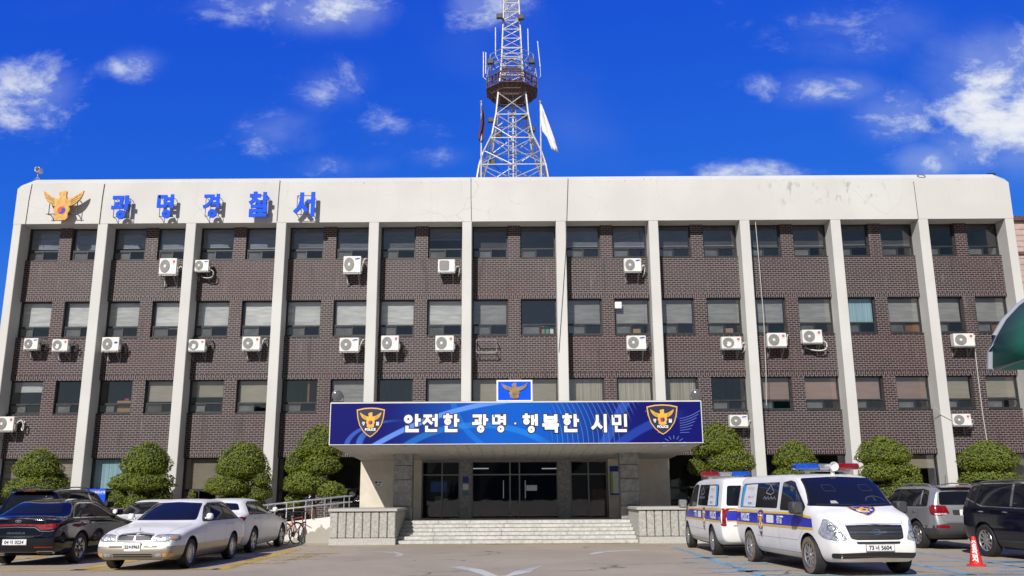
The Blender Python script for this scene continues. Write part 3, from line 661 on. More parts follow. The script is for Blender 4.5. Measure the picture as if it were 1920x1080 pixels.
b.build('soffit_board', 'soffit', can)
b = MB(); b.box(CX0-.01, CYF-.03, ZT-.002, CX1+.01, CYF+.25, ZT+.03); b.build('coping', 'granite_smooth', can)
zL = .66
b = MB(); xw = [X(675), X(790), X(1141), X(1256)]
b.box(xw[0], YW, 0, xw[1], YW+.2, ZB1+.02); b.box(xw[2], YW, 0, xw[3], YW+.2, ZB1+.02)
b.box(xw[0], YW+.2, 0, xw[0]+.2, .66, ZB1+.5); b.box(xw[3]-.2, YW+.2, 0, xw[3], .66, ZB1+.5); b.box(xw[0], YW+.2, ZB1+.5, xw[3], .66, ZB1+.62)
b.build('porch_wall', 'cream', bld)
for p0, p1 in ((737, 772), (1164, 1200)):
    b = MB(); a, c = ony(p0, 920, -5.5).x, ony(p1, 920, -5.5).x; z = zL; hs = [.46, .47, .43, .48, .44]
    for q, h in enumerate(hs):
        j = .008*(q % 2); b.cbox(a+j, -5.5+j, z, c-j, -4.85-j, min(z+h-.012, 2.9), .02); z += h
    b.build('stone_column', 'granite_dark', bld)
# glazed entrance
def bars(mb, x0, x1, z0, z1, xs, zs, y0, y1, wd=.05):
    for x in [x0]+list(xs)+[x1-wd]: mb.box(x, y0, z0, x+wd, y1, z1)
    for z in zs:
        cuts = [x0+wd]
        for x in xs: cuts += [x, x+wd]
        cuts.append(x1-wd)
        for q in range(0, len(cuts), 2): mb.box(cuts[q], y0+.004, z, cuts[q+1], y1-.004, z+wd)
zd = lambda py: ony(960, py, YW).z
hz, tz = zd(864), zd(891)
doors = [(X(790), X(862), (X(827),)), (X(884), X(1047), (X(955), X(973))), (X(1070), X(1140), (X(1103),))]
for k, (a, c, xs) in enumerate(doors):
    b = MB(); bars(b, a, c, zL, hz, xs, (tz, hz-.05), YW+.08, YW+.14); dr = b.build('entrance_door' if k == 1 else 'side_glazing', 'frame_light', bld)
    b = MB(); b.add([(a, YW+.11, zL), (c, YW+.11, zL), (c, YW+.11, hz), (a, YW+.11, hz)], [(0, 1, 2, 3)]); b.build('door_pane', 'glass_door', dr, fix=False)
    if k == 1:
        for px in (944, 985):
            MB().tube([(X(px), YW+.04, zL+.7), (X(px), YW+.04, zL+1.35)], .018).build('handle', 'steel_bright', dr)
for p0, p1 in ((862, 884), (1047, 1070)): MB().box(X(p0), YW, zL, X(p1), YW+.3, hz).build('door_pillar', 'granite_dark', bld)
MB().box(X(790), YW+.01, hz, X(1141), YW+.22, ZB1+.02).build('lintel', 'granite_dark', bld)
b = MB(); b.box(-3.6, YW+.3, zL-.3, 3.8, 1.1, zL-.004, 0); b.box(-3.6, 1.0, zL, 3.8, 1.1, 2.9, 1); b.box(-3.6, YW+.3, zL, -3.5, 1.0, 2.9, 1); b.box(3.7, YW+.3, zL, 3.8, 1.0, 2.9, 1); b.box(-3.6, YW+.3, 2.78, 3.8, 1.0, 2.88, 1)
b.build('lobby_shell', ['granite_smooth', 'lobby'], bld)
for px in (900, 1032):
    p = ony(px, 878.5, YW+1.6); MB().tube([(p.x-.34, p.y, p.z), (p.x+.34, p.y, p.z)], .022).build('lobby_light', 'tube', bld)
# ------------------------------------------------------------------ steps, landing, cheek walls
YS = -7.85; rise, tread = zL/6, .36
b = MB(); rs = random.Random(5)
SX0, SX1 = -3.66, 3.9
for k in range(6):
    y0 = YS+k*tread; x = SX0
    while x < SX1-.01:
        L = min(rs.uniform(1., 1.25), SX1-x)
        if SX1-x-L < .3: L = SX1-x
        b.cbox(x+.004, y0, k*rise+.003, x+L-.004, y0+tread+.05 if k < 5 else YW+.0, (k+1)*rise-.006, .007); x += L
    b.box(SX0, y0+.022, k*rise, SX1, y0+tread, (k+1)*rise-.02, 1)
tag(b.build('entrance_steps', ['step_stone', 'granite_dark']), 'six pale granite steps leading up to the glass entrance', 'steps')
MB().box(xw[0], YS+2.3, 0, SX0-.25, YW, zL).build('landing', 'granite_smooth', bld); MB().box(SX1+.25, YS+2.3, 0, xw[3], YW, zL).build('landing', 'granite_smooth', bld)
def cheek(x0, x1, name, label):
    r_ = empty(name, ((x0+x1)/2, YS-.3, 0)); tag(r_, label, 'wall'); ox = (x0+x1)/2; oy = YS-.3
    yb = -5.55
    MB().box(x0-ox, YS-.26-oy, 0, x1-ox, yb-oy, .2).build('plinth', 'granite_smooth', r_)
    b = MB(); nn = max(4, round((x1-x0)/.255)); q = (x1-x0)/nn
    for i in range(nn): b.cbox(x0-ox+i*q+.01, YS-.24-oy, .205, x0-ox+(i+1)*q-.01, YS-.1-oy, 1.0, .022)
    dpt = yb-YS+.1; nd = 10
    for i in range(nd):
        for xa in (x0, x1-.14): b.cbox(xa-ox, YS-.1+dpt*i/nd-oy+.008, .205, xa+.14-ox, YS-.1+dpt*(i+1)/nd-oy-.008, 1.0, .02)
    b.build('granite_slab', 'granite', r_)
    MB().box(x0-ox+.13, YS-.12-oy, .2, x1-ox-.13, yb-oy-.01, .985).build('core', 'granite_dark', r_)
    MB().cbox(x0-ox-.05, YS-.3-oy, 1.003, x1-ox+.05, yb-oy+.05, 1.09, .012).build('coping', 'granite_smooth', r_)
cheek(-5.72, SX0-.004, 'stone_cheek_wall', 'rough granite slab wall on the left side of the steps')
cheek(SX1+.004, 6.9, 'stone_cheek_wall', 'rough granite slab wall right of the steps behind the vans')
# ------------------------------------------------------------------ ramp wall with railing
rw = tag(empty('access_ramp', (-7, -6.2, 0)), 'flaking whitewashed ramp wall left of the granite cheek wall', 'ramp')
b = MB(); b.prism([(-12.2, 0), (-5.76, 0), (-5.76, .84), (-12.2, .18)], lambda u, v, d: (u+7, -6.6-d+6.2, v), .18); b.prism([(-12.2, 0), (-5.76, 0), (-5.76, .76), (-12.2, .1)], lambda u, v, d: (u+7, -5.3-d+6.2, v), 1.29, 1)
pm = M['plaster_white'].copy(); M['ramp_plaster'] = pm; t = NT(pm.node_tree); o_ = t.new('ShaderNodeTexCoord').outputs['Object']; sx_, sy_, sz_ = t.sep(o_)
low = t.math('ADD', t.math('MULTIPLY', sz_, -1.2), t.math('MULTIPLY', sx_, .34)); f_ = t.rng(t.math('ADD', t.noise(o_, 2.4, 7, .7), low), .22, .27)
t.l.new(t.mix(f_, (.72, .71, .68), (.36, .34, .3)), t.n['Principled BSDF'].inputs['Base Color'])
b.build('ramp_wall', ['ramp_plaster', 'granite_smooth'], rw)
rail = tag(empty('ramp_railing', (-7, -6.1, .8)), 'stainless double handrail climbing the ramp left of the steps', 'railing')
for yy in (-6.45, -5.5):
    b = MB(); f = lambda x: .18+(x+12.2)*.66/6.44
    for dz_ in (.62, .42): b.tube([(-12.0+7, yy+6.1, f(-12)+dz_-.8), (-5.5+7, yy+6.1, f(-5.5)+dz_-.8)], .024, 8)
    for q in range(11):
        x = -11.9+q*.63; b.tube([(x+7, yy+6.1, f(x)-.82), (x+7, yy+6.1, f(x)+.62-.8)], .02, 8)
    for q in range(19):
        x = -11.9+q*.34
        if yy < -6: b.tube([(x+7, yy+6.1, f(x)+.62-.8), (x+7, -5.5+6.1, f(x)+.62-.8)], .012, 6)
    b.build('handrail', 'steel_bright', rail, smooth=True)
# dark far land added unseen behind the camera, for windows and paint to mirror
b = MB(); rh = random.Random(2); n = 60
for i in range(n+1):
    t = math.pi+math.pi*i/n; h = 13+7*math.sin(i*.9)+rh.uniform(-2, 4); d = 170
    b.v += [(d*math.cos(t), -36+d*math.sin(t), -1), (d*1.15*math.cos(t), -36+d*1.15*math.sin(t), h)]
for i in range(n): b.f.append((2*i, 2*i+2, 2*i+3, 2*i+1)); b.m.append(0)
tag(b.build('reflection_backdrop', mat('reflection_backdrop_green', (.045, .06, .03), .9, var=.5, vscale=.2)), kind='structure')
# ================================================================== FASCIA LETTERS AND EMBLEM
def at_fascia(x0, y0, x1, y1, y): a = ony(x0, y1, y); c = ony(x1, y0, y); return a.x, a.z, c.x-a.x, c.z-a.z
word = [('광', (206, 365, 246, 408), 'first'), ('명', (293, 363, 328, 407), 'second'), ('경', (379, 362, 414, 406), 'third'), ('찰', (466, 359, 504, 403), 'fourth'), ('서', (551, 359, 591, 403), 'fifth')]
ordn = {'first': 'next to the golden eagle', 'second': 'second from the golden eagle', 'third': 'middle one of five', 'fourth': 'fourth from the golden eagle', 'fifth': 'farthest from the golden eagle'}
for ch, bx, k in word:
    x, z, wd, ht = at_fascia(*bx, -.42)
    e = tag(empty('sign_letter', (x+wd/2, 0, z)), 'blue Korean letter %s on the white parapet, %s' % (ch, ordn[k]), 'letter', 'blue letters of the station name')
    b = MB(); glyph(b, ch, -wd/2, 0, wd*.97, ht*.95, lambda u, v, d: (u, -.34-d, v), .07, .2, 0., 0, 1)
    b.build('letter_face', ['sign_blue', 'letter_side'], e)
    b = MB(); hw = wd*.4
    for zz in (ht*.06, ht*.86): b.tube([(-hw, -.3, zz), (hw, -.3, zz)], .016, 6)
    for xx in (-hw, hw):
        b.tube([(xx, -.3, ht*.06), (xx, -.3, ht*.86)], .016, 6)
        for zz in (ht*.06, ht*.86): b.tube([(xx, -.3, zz), (xx, .02, zz)], .014, 6)
    b.build('letter_frame', 'dark_metal', e)
x, z, wd, ht = at_fascia(75, 357, 157, 413, -.4)
e = tag(empty('eagle_emblem', (x+wd/2, 0, z+ht/2)), 'golden eagle emblem with red and blue disc on the white parapet', 'emblem')
b = MB(); emblem(b, 0, 0, wd/2, ht/2, lambda u, v, d: (u, -.3-d, v), .09, (0, 1, 2, 3)); b.build('eagle', ['gold', 'red', 'tblue', 'gold_dark'], e)
b = MB()
for zz in (-.35, .3): b.tube([(-.7, -.27, zz), (.7, -.27, zz)], .02, 6)
for xx in (-.6, .6): b.tube([(xx, -.27, -.4), (xx, -.27, .35)], .02, 6); b.tube([(xx, -.27, .3), (xx, .02, .3)], .02, 6); b.tube([(xx, -.27, -.35), (xx, .02, -.35)], .02, 6)
b.build('emblem_frame', 'dark_metal', e)
# ------------------------------------------------------------------ canopy banner
bn = tag(empty('canopy_banner', ((CX0+CX1)/2, CYF, ZB0)), 'wide blue banner with white Korean slogan across the canopy front', 'banner')
bxm = (CX0+CX1)/2; BW = CX1-CX0; BH = ZT-ZB0
def TB(u, v, d): return (u-bxm, -.045-d, v-ZB0)
m = bpy.data.materials.new('banner_print'); m.use_nodes = True; t = NT(m.node_tree); p = t.n['Principled BSDF']; p.inputs['Roughness'].default_value = .45; p.inputs['Specular IOR Level'].default_value = .12
ox, oy, oz = t.sep(t.new('ShaderNodeTexCoord').outputs['Object'])
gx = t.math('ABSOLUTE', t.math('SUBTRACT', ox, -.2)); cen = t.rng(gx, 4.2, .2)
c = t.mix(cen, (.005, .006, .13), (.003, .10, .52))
def band(cx_, cz_, rx, rz, r0, wd, lo=None, hi=None):
    a = t.math('DIVIDE', t.math('SUBTRACT', ox, cx_), rx); bb = t.math('DIVIDE', t.math('SUBTRACT', oz, cz_), rz)
    d = t.math('ABSOLUTE', t.math('SUBTRACT', t.math('SQRT', t.math('ADD', t.math('MULTIPLY', a, a), t.math('MULTIPLY', bb, bb))), r0))
    f = t.rng(d, wd, wd*.55)
    if lo is not None: f = t.math('MULTIPLY', f, t.math('MULTIPLY', t.rng(ox, lo, lo+.5), t.rng(ox, hi, hi-1.2)))
    return f
c = t.mix(t.math('MULTIPLY', band(.8, -7.2, 9.5, 8.6, 1., .011, -6, 1.6), .8), c, (.13, .3, .85))
c = t.mix(t.math('MULTIPLY', band(-3.9, .0, 1.0, .62, 1., .13, -6, -4.2), .75), c, (.09, .25, .85))
c = t.mix(t.math('MULTIPLY', band(-3.6, -.05, 1.7, .8, 1., .06, -6.2, -3.4), .45), c, (.07, .2, .75))
c = t.mix(t.math('MULTIPLY', band(-1.2, -1.6, 3.2, 2.2, 1., .05, -4.6, 1.5), .35), c, (.03, .3, .85))
c = t.mix(t.math('MULTIPLY', band(1., 1.6, 3., 2.2, 1.0, .04, -3., 2.8), .3), c, (.02, .25, .8))
c = t.mix(t.math('MULTIPLY', band(6.2, -4.6, 5.2, 5.6, 1., .03, 2., 5.5), .4), c, (.03, .1, .6))
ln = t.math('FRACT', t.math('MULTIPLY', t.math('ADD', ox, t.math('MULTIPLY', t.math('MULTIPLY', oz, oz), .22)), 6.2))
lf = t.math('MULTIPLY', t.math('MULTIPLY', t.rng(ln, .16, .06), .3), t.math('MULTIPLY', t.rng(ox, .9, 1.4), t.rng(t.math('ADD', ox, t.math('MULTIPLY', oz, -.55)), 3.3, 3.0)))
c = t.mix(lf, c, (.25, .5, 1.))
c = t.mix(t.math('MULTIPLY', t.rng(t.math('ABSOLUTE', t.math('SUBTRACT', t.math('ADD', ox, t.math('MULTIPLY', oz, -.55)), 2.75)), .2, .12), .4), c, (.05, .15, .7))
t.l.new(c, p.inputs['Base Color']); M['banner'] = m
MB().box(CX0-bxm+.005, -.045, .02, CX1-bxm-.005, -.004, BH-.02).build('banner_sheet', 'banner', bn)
b = MB()
for (x0, z0, x1, z1) in ((CX0-.02, 0, CX1+.02, .02), (CX0-.02, BH-.02, CX1+.02, BH+.005), (CX0-.02, .02, CX0+.005, BH-.02), (CX1-.005, .02, CX1+.02, BH-.02)): b.box(x0-bxm, -.055, z0, x1-bxm, .0, z1)
b.build('banner_edge', 'plaster_white', bn)
SL = [('안', 756, 790), ('전', 793, 823), ('한', 830, 862), ('광', 885, 916), ('명', 924, 951), ('·', 958, 975), ('행', 980, 1010), ('복', 1017, 1050), ('한', 1054, 1086), ('시', 1110, 1140), ('민', 1149, 1177)]
for ch, p0, p1 in SL:
    a = ony(p0, 809, CYF-.05); c_ = ony(p1, 776, CYF-.05)
    tx = MB(); txo = MB(); glyph(txo, ch, a.x, a.z, (c_.x-a.x)*.95, (c_.z-a.z)*.95, TB, .004, .19, .03)
    glyph(tx, ch, a.x, a.z, (c_.x-a.x)*.95, (c_.z-a.z)*.95, TB, .012, .19, 0.)
    q = tx.build('slogan_letter', 'white', bn); txo.build('letter_outline', 'navy', q)
def wingline(mb, cx_, cz_, s_, to3):                # pale outline eagle printed on the right end
    for sg in (1, -1):
        for k in range(7):
            y1, y2 = .92-k*.2, .48-k*.13; L = 1.05-k*.075
            pts = [Vector((sg*(.25+(L-.25)*q/6), y2+(y1-y2)*(q/6)**1.6)) for q in range(7)]
            for q in range(6):
                A, B = pts[q], pts[q+1]; nn = (B-A).normalized().orthogonal()*.011
                mb.prism([(cx_+(P.x)*s_*1.25, cz_+P.y*s_*.85) for P in (A+nn, B+nn, B-nn, A-nn)], to3, .0012)
    for k in range(9):
        a0 = R(-10+25*k); A = Vector((.0+.3*math.cos(a0), -.95+.3*math.sin(a0))); B = Vector((.5*math.cos(a0), -.95+.5*math.sin(a0))); nn = (B-A).normalized().orthogonal()*.012
        mb.prism([(cx_+P.x*s_*1.1, cz_+P.y*s_*.85) for P in (A+nn, B+nn, B-nn, A-nn)], to3, .0012)
    hp = [(-.16, .95), (-.1, 1.1), (.05, 1.16), (.2, 1.1), (.22, .9), (.1, .8), (.2, .55)]
    for q in range(len(hp)-1):
        A, B = Vector(hp[q]), Vector(hp[q+1]); nn = (B-A).normalized().orthogonal()*.012
        mb.prism([(cx_+P.x*s_, cz_+P.y*s_*.85) for P in (A+nn, B+nn, B-nn, A-nn)], to3, .0012)
b = MB(); q = ony(1262, 800, CYF); wingline(b, q.x, q.z-.02, .66, TB); b.build('printed_eagle', mat('pale_blue_print', (.12, .2, .55), .5), bn)
for (x0, x1, y0, y1) in ((667, 722, 764, 820), (1214, 1270, 758, 815)):
    a = ony(x0, y1, CYF-.05); c_ = ony(x1, y0, CYF-.05)
    b = MB(); shield(b, (a.x+c_.x)/2, (a.z+c_.z)/2, (c_.x-a.x)/2, (c_.z-a.z)/2, TB, (0, 1, 2, 3, 4, 5))
    b.build('shield_badge', ['gold_flat', 'red', 'tblue', 'gold_dark', 'navy', 'white'], bn)
# blue plate with bronze eagle on the canopy
a = ony(931, 748, CYF+.15); c_ = ony(998, 707, CYF+.15); pw, ph = c_.x-a.x, c_.z-a.z
e = tag(empty('emblem_plate', ((a.x+c_.x)/2, CYF+.15, ZT+.03)), 'blue plate with bronze eagle standing on top of the canopy', 'sign')
MB().box(-pw/2, 0, .0, pw/2, .06, ph).build('plate_border', 'white', e); MB().box(-pw/2+.05, -.006, .05, pw/2-.05, -.0005, ph-.05).build('plate_face', 'sign_blue', e)
b = MB(); emblem(b, 0, ph*.5, pw*.37, ph*.36, lambda u, v, d: (u, -.007-d, v), .03, (0, 0, 0, 0)); b.build('eagle', 'bronze', e)
b = MB(); b.tube([(-pw*.3, .04, .02), (-pw*.3, .5, .02)], .02, 6); b.tube([(pw*.3, .04, .02), (pw*.3, .5, .02)], .02, 6); b.tube([(0, .05, ph*.8), (0, .5, .02)], .02, 6); b.build('stand', 'dark_metal', e)
for px, py, lb in ((633, 742, 'grey round floodlight on the left corner of the canopy'), (1305, 740.5, 'grey round floodlight on the right corner of the canopy')):
    p = ony(px, py, CYF+.1); e = tag(empty('floodlight', (p.x, p.y, ZT+.03), R(12 if px < 900 else -12)), lb, 'floodlight'); h = p.z-ZT-.03
    MB().lathe([(.0, .13), (.07, .13), (.11, .06), (.165, -.04), (.175, -.07), (.165, -.075)], 20, 'y', (0, 0, h)).build('reflector', 'bracket', e, smooth=True)
    MB().lathe([(.165, -.06), (.12, -.085), (.0, -.095)], 20, 'y', (0, 0, h)).build('lens', mat('lamp_glass', (.1, .105, .11), .15, coat=.5), e, smooth=True)
    b = MB(); b.tube([(-.19, 0, h), (-.19, 0, .03), (.19, 0, .03), (.19, 0, h)], .015, 6); b.tube([(0, 0, .03), (0, 0, -.03)], .03, 8); b.build('yoke', 'dark_metal', e)
# ------------------------------------------------------------------ things in the porch
p = ony(825, 975, YW+.7); ks = tag(empty('kiosk', (ony(824, 900, YW+.7).x, YW+.7, zL)), 'dark document kiosk with blue screen behind the left entrance glass', 'kiosk')
MB().cbox(-.36, -.25, 0, .36, .25, 1.45, .03).build('cabinet', 'cladding', ks); MB().box(-.3, -.27, .95, .3, -.252, 1.32).build('screen', 'screen', ks); MB().box(-.14, -.27, .55, .12, -.252, .78).build('notice', 'poster', ks)
b = MB(); e = tag(empty('notice_board', (X(1154), YW, zd(902))), 'blue-headed notice board on cream wall beside the right column', 'notice board')
w2 = (X(1164)-X(1144))/2; h2 = (zd(875)-zd(929))/2
MB().box(-w2, -.03, -h2, w2, -.002, h2).build('board', 'tblue', e); MB().box(-w2+.03, -.036, -h2+.06, w2-.03, -.0305, h2-.2).build('notice_sheet', 'poster', e); MB().box(-w2+.03, -.039, -h2+.06, -w2+.12, -.0365, h2-.2).build('green_strip', mat('lime', (.35, .5, .05), .6), e)
e = tag(empty('pillar_sign', (X(873), YW, zd(915))), 'blue and white notices on the grey pillar left of the doors', 'sign')
MB().box(-.11, -.012, .2, .11, -.002, .42).build('blue_sign', 'tblue', e); MB().box(-.1, -.012, -.05, .1, -.002, .15).build('white_sign', 'poster', e); MB().box(-.1, -.012, -.25, .1, -.002, -.1).build('green_sign', mat('teal_sign', (.03, .2, .2), .5), e)
e = tag(empty('wall_sign', (X(709), YW, zd(905))), 'small white no smoking style plate on the cream left wall', 'sign')
MB().box(-.15, -.012, -.1, .15, -.002, .1).build('plate', 'white', e); b = MB(); b.prism(arc(-.08, .04, .045, .045, 0, 345, 14), lambda u, v, d: (u, -.0125-d, v), .002); b.box(-.01, -.0145, .02, .12, -.0125, .06); b.box(-.1, -.0145, -.07, .1, -.0125, -.04); b.build('printing', 'navy', e)
e = tag(MB().box(-.2, 0, -.1, .2, .004, .1).build('door_sticker', ['poster']), 'small white sticker on the glass of the right door leaf', 'sticker'); e.location = (X(997), YW+.095, zd(915))
e = tag(empty('lobby_desk', (X(1126), YW+.75, zL)), 'orange wooden desk inside the right entrance glass', 'desk'); MB().cbox(-.3, -.25, 0, .3, .25, 1.0, .01).build('desk_body', 'wood', e); MB().cbox(-.33, -.28, 1.002, .33, .28, 1.04, .01).build('desk_top', 'wood', e)
# ================================================================== AIR CONDITIONERS
def ac_proto(kind):
    r_ = empty('air_conditioner'); Wd, Ht, Dp = .8, .55, .3
    cs = MB(); cs.cbox(-Wd/2, -Dp, 0, Wd/2, 0, Ht, .018)
    for k in range(9): cs.box(Wd/2-.002, -Dp+.05, .1+k*.045, Wd/2+.004, -.05, .12+k*.045, 1)
    cs = cs.build('casing', ['ac_white', 'ac_ring'], r_)
    gx = -.13 if kind != 'square' else -.12; gr = MB()
    if kind == 'square':
        gr.prism(rpoly([(-.33, .06), (.13, .06), (.13, .5), (-.33, .5)], .1), lambda u, v, d: (u, -Dp-.001-d, v), .006)
        for k in range(14): gr.box(-.3, -Dp-.012, .09+k*.029, .1, -Dp-.0075, .099+k*.029, 1)
    else:
        gr.lathe([(0, -.002), (.225, -.002), (.23, -.008), (.225, -.012), (.0, -.012)], 28, 'y', (gx, -Dp, .275))
        for rr_ in (.07, .105, .14, .175, .21): gr.lathe([(rr_-.006, -.0125), (rr_-.004, -.019), (rr_+.004, -.019), (rr_+.006, -.0125)], 28, 'y', (gx, -Dp, .275), 1)
        for k in range(6):
            t_ = R(60*k+15); gr.tube([(gx+.05*math.cos(t_), -Dp-.018, .275+.05*math.sin(t_)), (gx+.225*math.cos(t_), -Dp-.018, .275+.225*math.sin(t_))], .004, 4, 1)
    gr = gr.build('fan_grille', ['ac_grille', 'ac_ring'], r_)
    if kind != 'square': MB().lathe([(.0, -.024), (.05, -.022), (.058, -.0125)], 16, 'y', (gx, -Dp, .275)).build('hub', 'ac_white', gr)
    if kind in ('red', 'red_broken'):
        b = MB(); b.prism(arc(.27, .43, .055, .055, 0, 345, 18), lambda u, v, d: (u, -Dp-.001-d, v), .004, 0)
        b.prism([(.255, .455), (.262, .455), (.262, .41), (.29, .41), (.29, .417), (.269, .417), (.269, .455)], lambda u, v, d: (u, -Dp-.0055-d, v), .001, 1)
        vs, fs = text_poly('LG', .06); b.add([(.27+v.x, -Dp-.003, .315+v.y) for v in vs], fs, 2)
        b.build('badge', ['red_badge', 'white', 'ac_ring'], r_)
    elif kind == 'blue':
        b = MB(); vs, fs = text_poly('SAMSUNG', .055, .002); ca, sa = math.cos(R(0)), math.sin(R(0))
        b.prism([(.24+.12*math.cos(R(a))*.99, .46+.03*math.sin(R(a))+.012*math.cos(R(a))) for a in range(0, 360, 20)], lambda u, v, d: (u, -Dp-.001-d, v), .003)
        b.build('badge', 'blue_badge', r_)
    elif kind == 'oval':
        b = MB(); b.prism([(.26+.085*math.cos(R(a)), .33+.045*math.sin(R(a))) for a in range(0, 360, 18)], lambda u, v, d: (u, -Dp-.001-d, v), .003); b.build('badge', 'blue_badge', r_)
    if kind == 'red_broken':
        b = MB(); b.prism(arc(gx+.01, .24, .1, .14, 200, 390, 10)+[(gx+.02, .3)], lambda u, v, d: (u, -Dp-.021-d, v), .003); b.build('torn_guard', 'ac_white', r_)
    b = MB()
    for x in (-Wd*.36, Wd*.36):
        b.box(x-.02, -Dp-.02, -.045, x+.02, .22, -.003); b.box(x-.02, .19, -.4, x+.02, .22, -.046); b.tube([(x, -Dp+.03, -.045), (x, .2, -.38)], .016, 6)
    b.box(-Wd*.5, -Dp+.02, -.05, Wd*.5, -Dp+.05, -.012); b.build('bracket', 'bracket', r_)
    MB().cbox(Wd/2+.001, -.24, .06, Wd/2+.05, -.08, .26, .012).build('valve_cover', 'ac_ring', r_)
    return r_
protos = {}
def hose(r_, style, rg):
    W2 = .4; b = MB()
    if style == 0: pts = [(W2+.04, -.14, .22), (W2+.14, -.12, .3), (W2+.2, -.05, .2), (W2+.17, .05, -.02), (W2+.12, .2, -.1)]
    elif style == 1: pts = [(W2+.04, -.14, .12), (W2+.2, -.13, .0), (W2+.16, -.1, -.22), (W2-.1, -.06, -.28), (W2-.45, .0, -.22), (W2-.6, .2, -.1)]
    elif style == 2: pts = [(W2+.04, -.14, .25), (W2+.1, -.1, .45), (W2+.16, .0, .52), (W2+.18, .2, .55)]
    else: pts = [(W2+.04, -.14, .3), (W2+.2, -.1, .42), (W2+.3, -.05, .25), (W2+.28, 0, .05), (W2+.18, .05, .1), (W2+.2, .2, .4)]
    fine = []
    for i in range(len(pts)-1):                      # Catmull-Rom
        P = [Vector(pts[max(0, min(len(pts)-1, i+k))]) for k in (-1, 0, 1, 2)]
        for k in range(5):
            q = k/5; fine.append(.5*((2*P[1])+(P[2]-P[0])*q+(2*P[0]-5*P[1]+4*P[2]-P[3])*q*q+(3*P[1]-P[0]-3*P[2]+P[3])*q**3))
    fine.append(Vector(pts[-1])); b.tube(fine, rg.uniform(.018, .026), 7)
    off = [p+Vector((.05, .02, -.05)) for p in fine]; b.tube(off, .01, 6, 1)
    b.build('pipe', [rg.choice(['pipe', 'pipe', 'cable']), 'cable'], r_, smooth=True)
ACS = [(297, 484, 332, 514, 'red', 'below the top right window of the second bay', 0), (363, 487, 392, 508, 'blue', 'on a tray at the upper left of the third bay', 1),
       (643, 480, 677, 511, 'blue', 'below the top right window of the fourth bay', 2), (821, 486, 853, 510, 'square', 'below the top right window of the fifth bay', 0),
       (1171, 484, 1202, 509, 'blue', 'below the top right window of the seventh bay', 0), (43, 634, 72, 655, 'blue', 'under the third floor left window of the leftmost bay', 3),
       (96, 636, 128, 658, 'red_broken', 'under the third floor right window of the leftmost bay', 3), (189, 632, 224, 658, 'oval', 'under the third floor left window of the second bay', 0),
       (351, 636, 385, 658, 'red_broken', 'at the third floor left side of the third bay', 2), (453, 631, 488, 656, 'red', 'under the third floor right window of the third bay', 2),
       (636, 633, 673, 659, 'blue', 'under the third floor right window of the fourth bay', 2), (714, 629, 748, 657, 'red', 'under the third floor left window of the fifth bay', 0),
       (816, 629, 851, 657, 'red', 'under the third floor right window of the fifth bay', 2), (1176, 629, 1211, 655, 'blue', 'under the third floor right window of the seventh bay', 0),
       (1354, 631, 1390, 654, 'red_broken', 'under the third floor of the eighth bay', 0), (1440, 624, 1474, 650, 'red', 'under third floor left window of ninth bay', 2),
       (1506, 618, 1541, 643, 'red', 'on the ninth bay brick pier with looping white hose', 1), (1790, 625, 1826, 649, 'red', 'under the third floor left window of the rightmost bay', 2),
       (-10, 781, 27, 808, 'red', 'cut by the left photo edge under the second floor', 3), (1369, 778, 1402, 800, 'blue', 'under the second floor right window of the eighth bay', 0),
       (1788, 776, 1820, 798, 'red', 'low under the second floor left window of the rightmost bay', 0)]
desc = {'red': 'air conditioner with red badge ', 'blue': 'air conditioner with blue badge ', 'square': 'air conditioner with square grille ', 'red_broken': 'air conditioner with torn grille ', 'oval': 'air conditioner with blue oval '}
rg = random.Random(9)
for x0, y0, x1, y1, kind, where, hs in ACS:
    yb = .43
    if kind not in protos: r_ = protos[kind] = ac_proto(kind)
    else:
        r_ = dup(protos[kind]);
        for ch in list(r_.children):
            if ch.name.startswith('pipe'): bpy.data.objects.remove(ch)
    hose(r_, hs, rg)
    a = ony(x0, y1, yb-.3); c_ = ony(x1, y0, yb-.3); r_.location = ((a.x+c_.x)/2, yb, a.z); r_.scale = ((c_.x-a.x)/.8, 1, (c_.z-a.z)/.55)
    tag(r_, desc[kind]+where, 'air conditioner', 'air conditioners on the brick facade')
e = tag(empty('empty_bracket', (ony(912, 640, .3).x, .65, ony(912, 660, .3).z)), 'empty metal air conditioner bracket under the third floor of the sixth bay', 'bracket')
b = MB()
for x in (-.42, .42):
    b.tube([(x, 0, 0), (x, -.42, 0), (x, -.42, .5), (x, -.05, .5), (x, 0, .5)], .018, 6); b.tube([(x, -.4, .02), (x, -.02, -.35)], .016, 6)
for yy, zz in ((-.42, 0), (-.42, .5), (-.1, 0)): b.tube([(-.42, yy, zz), (.42, yy, zz)], .018, 6)
b.build('steel_frame', 'bracket', e)
e = tag(MB().cbox(-.15, -.12, -.15, .15, 0, .15, .02).build('wall_box', 'ac_white'), 'small white box at the third floor of the seventh bay', 'box'); e.location = (ony(1160, 571, .55).x, .78, ony(1160, 571, .55).z)
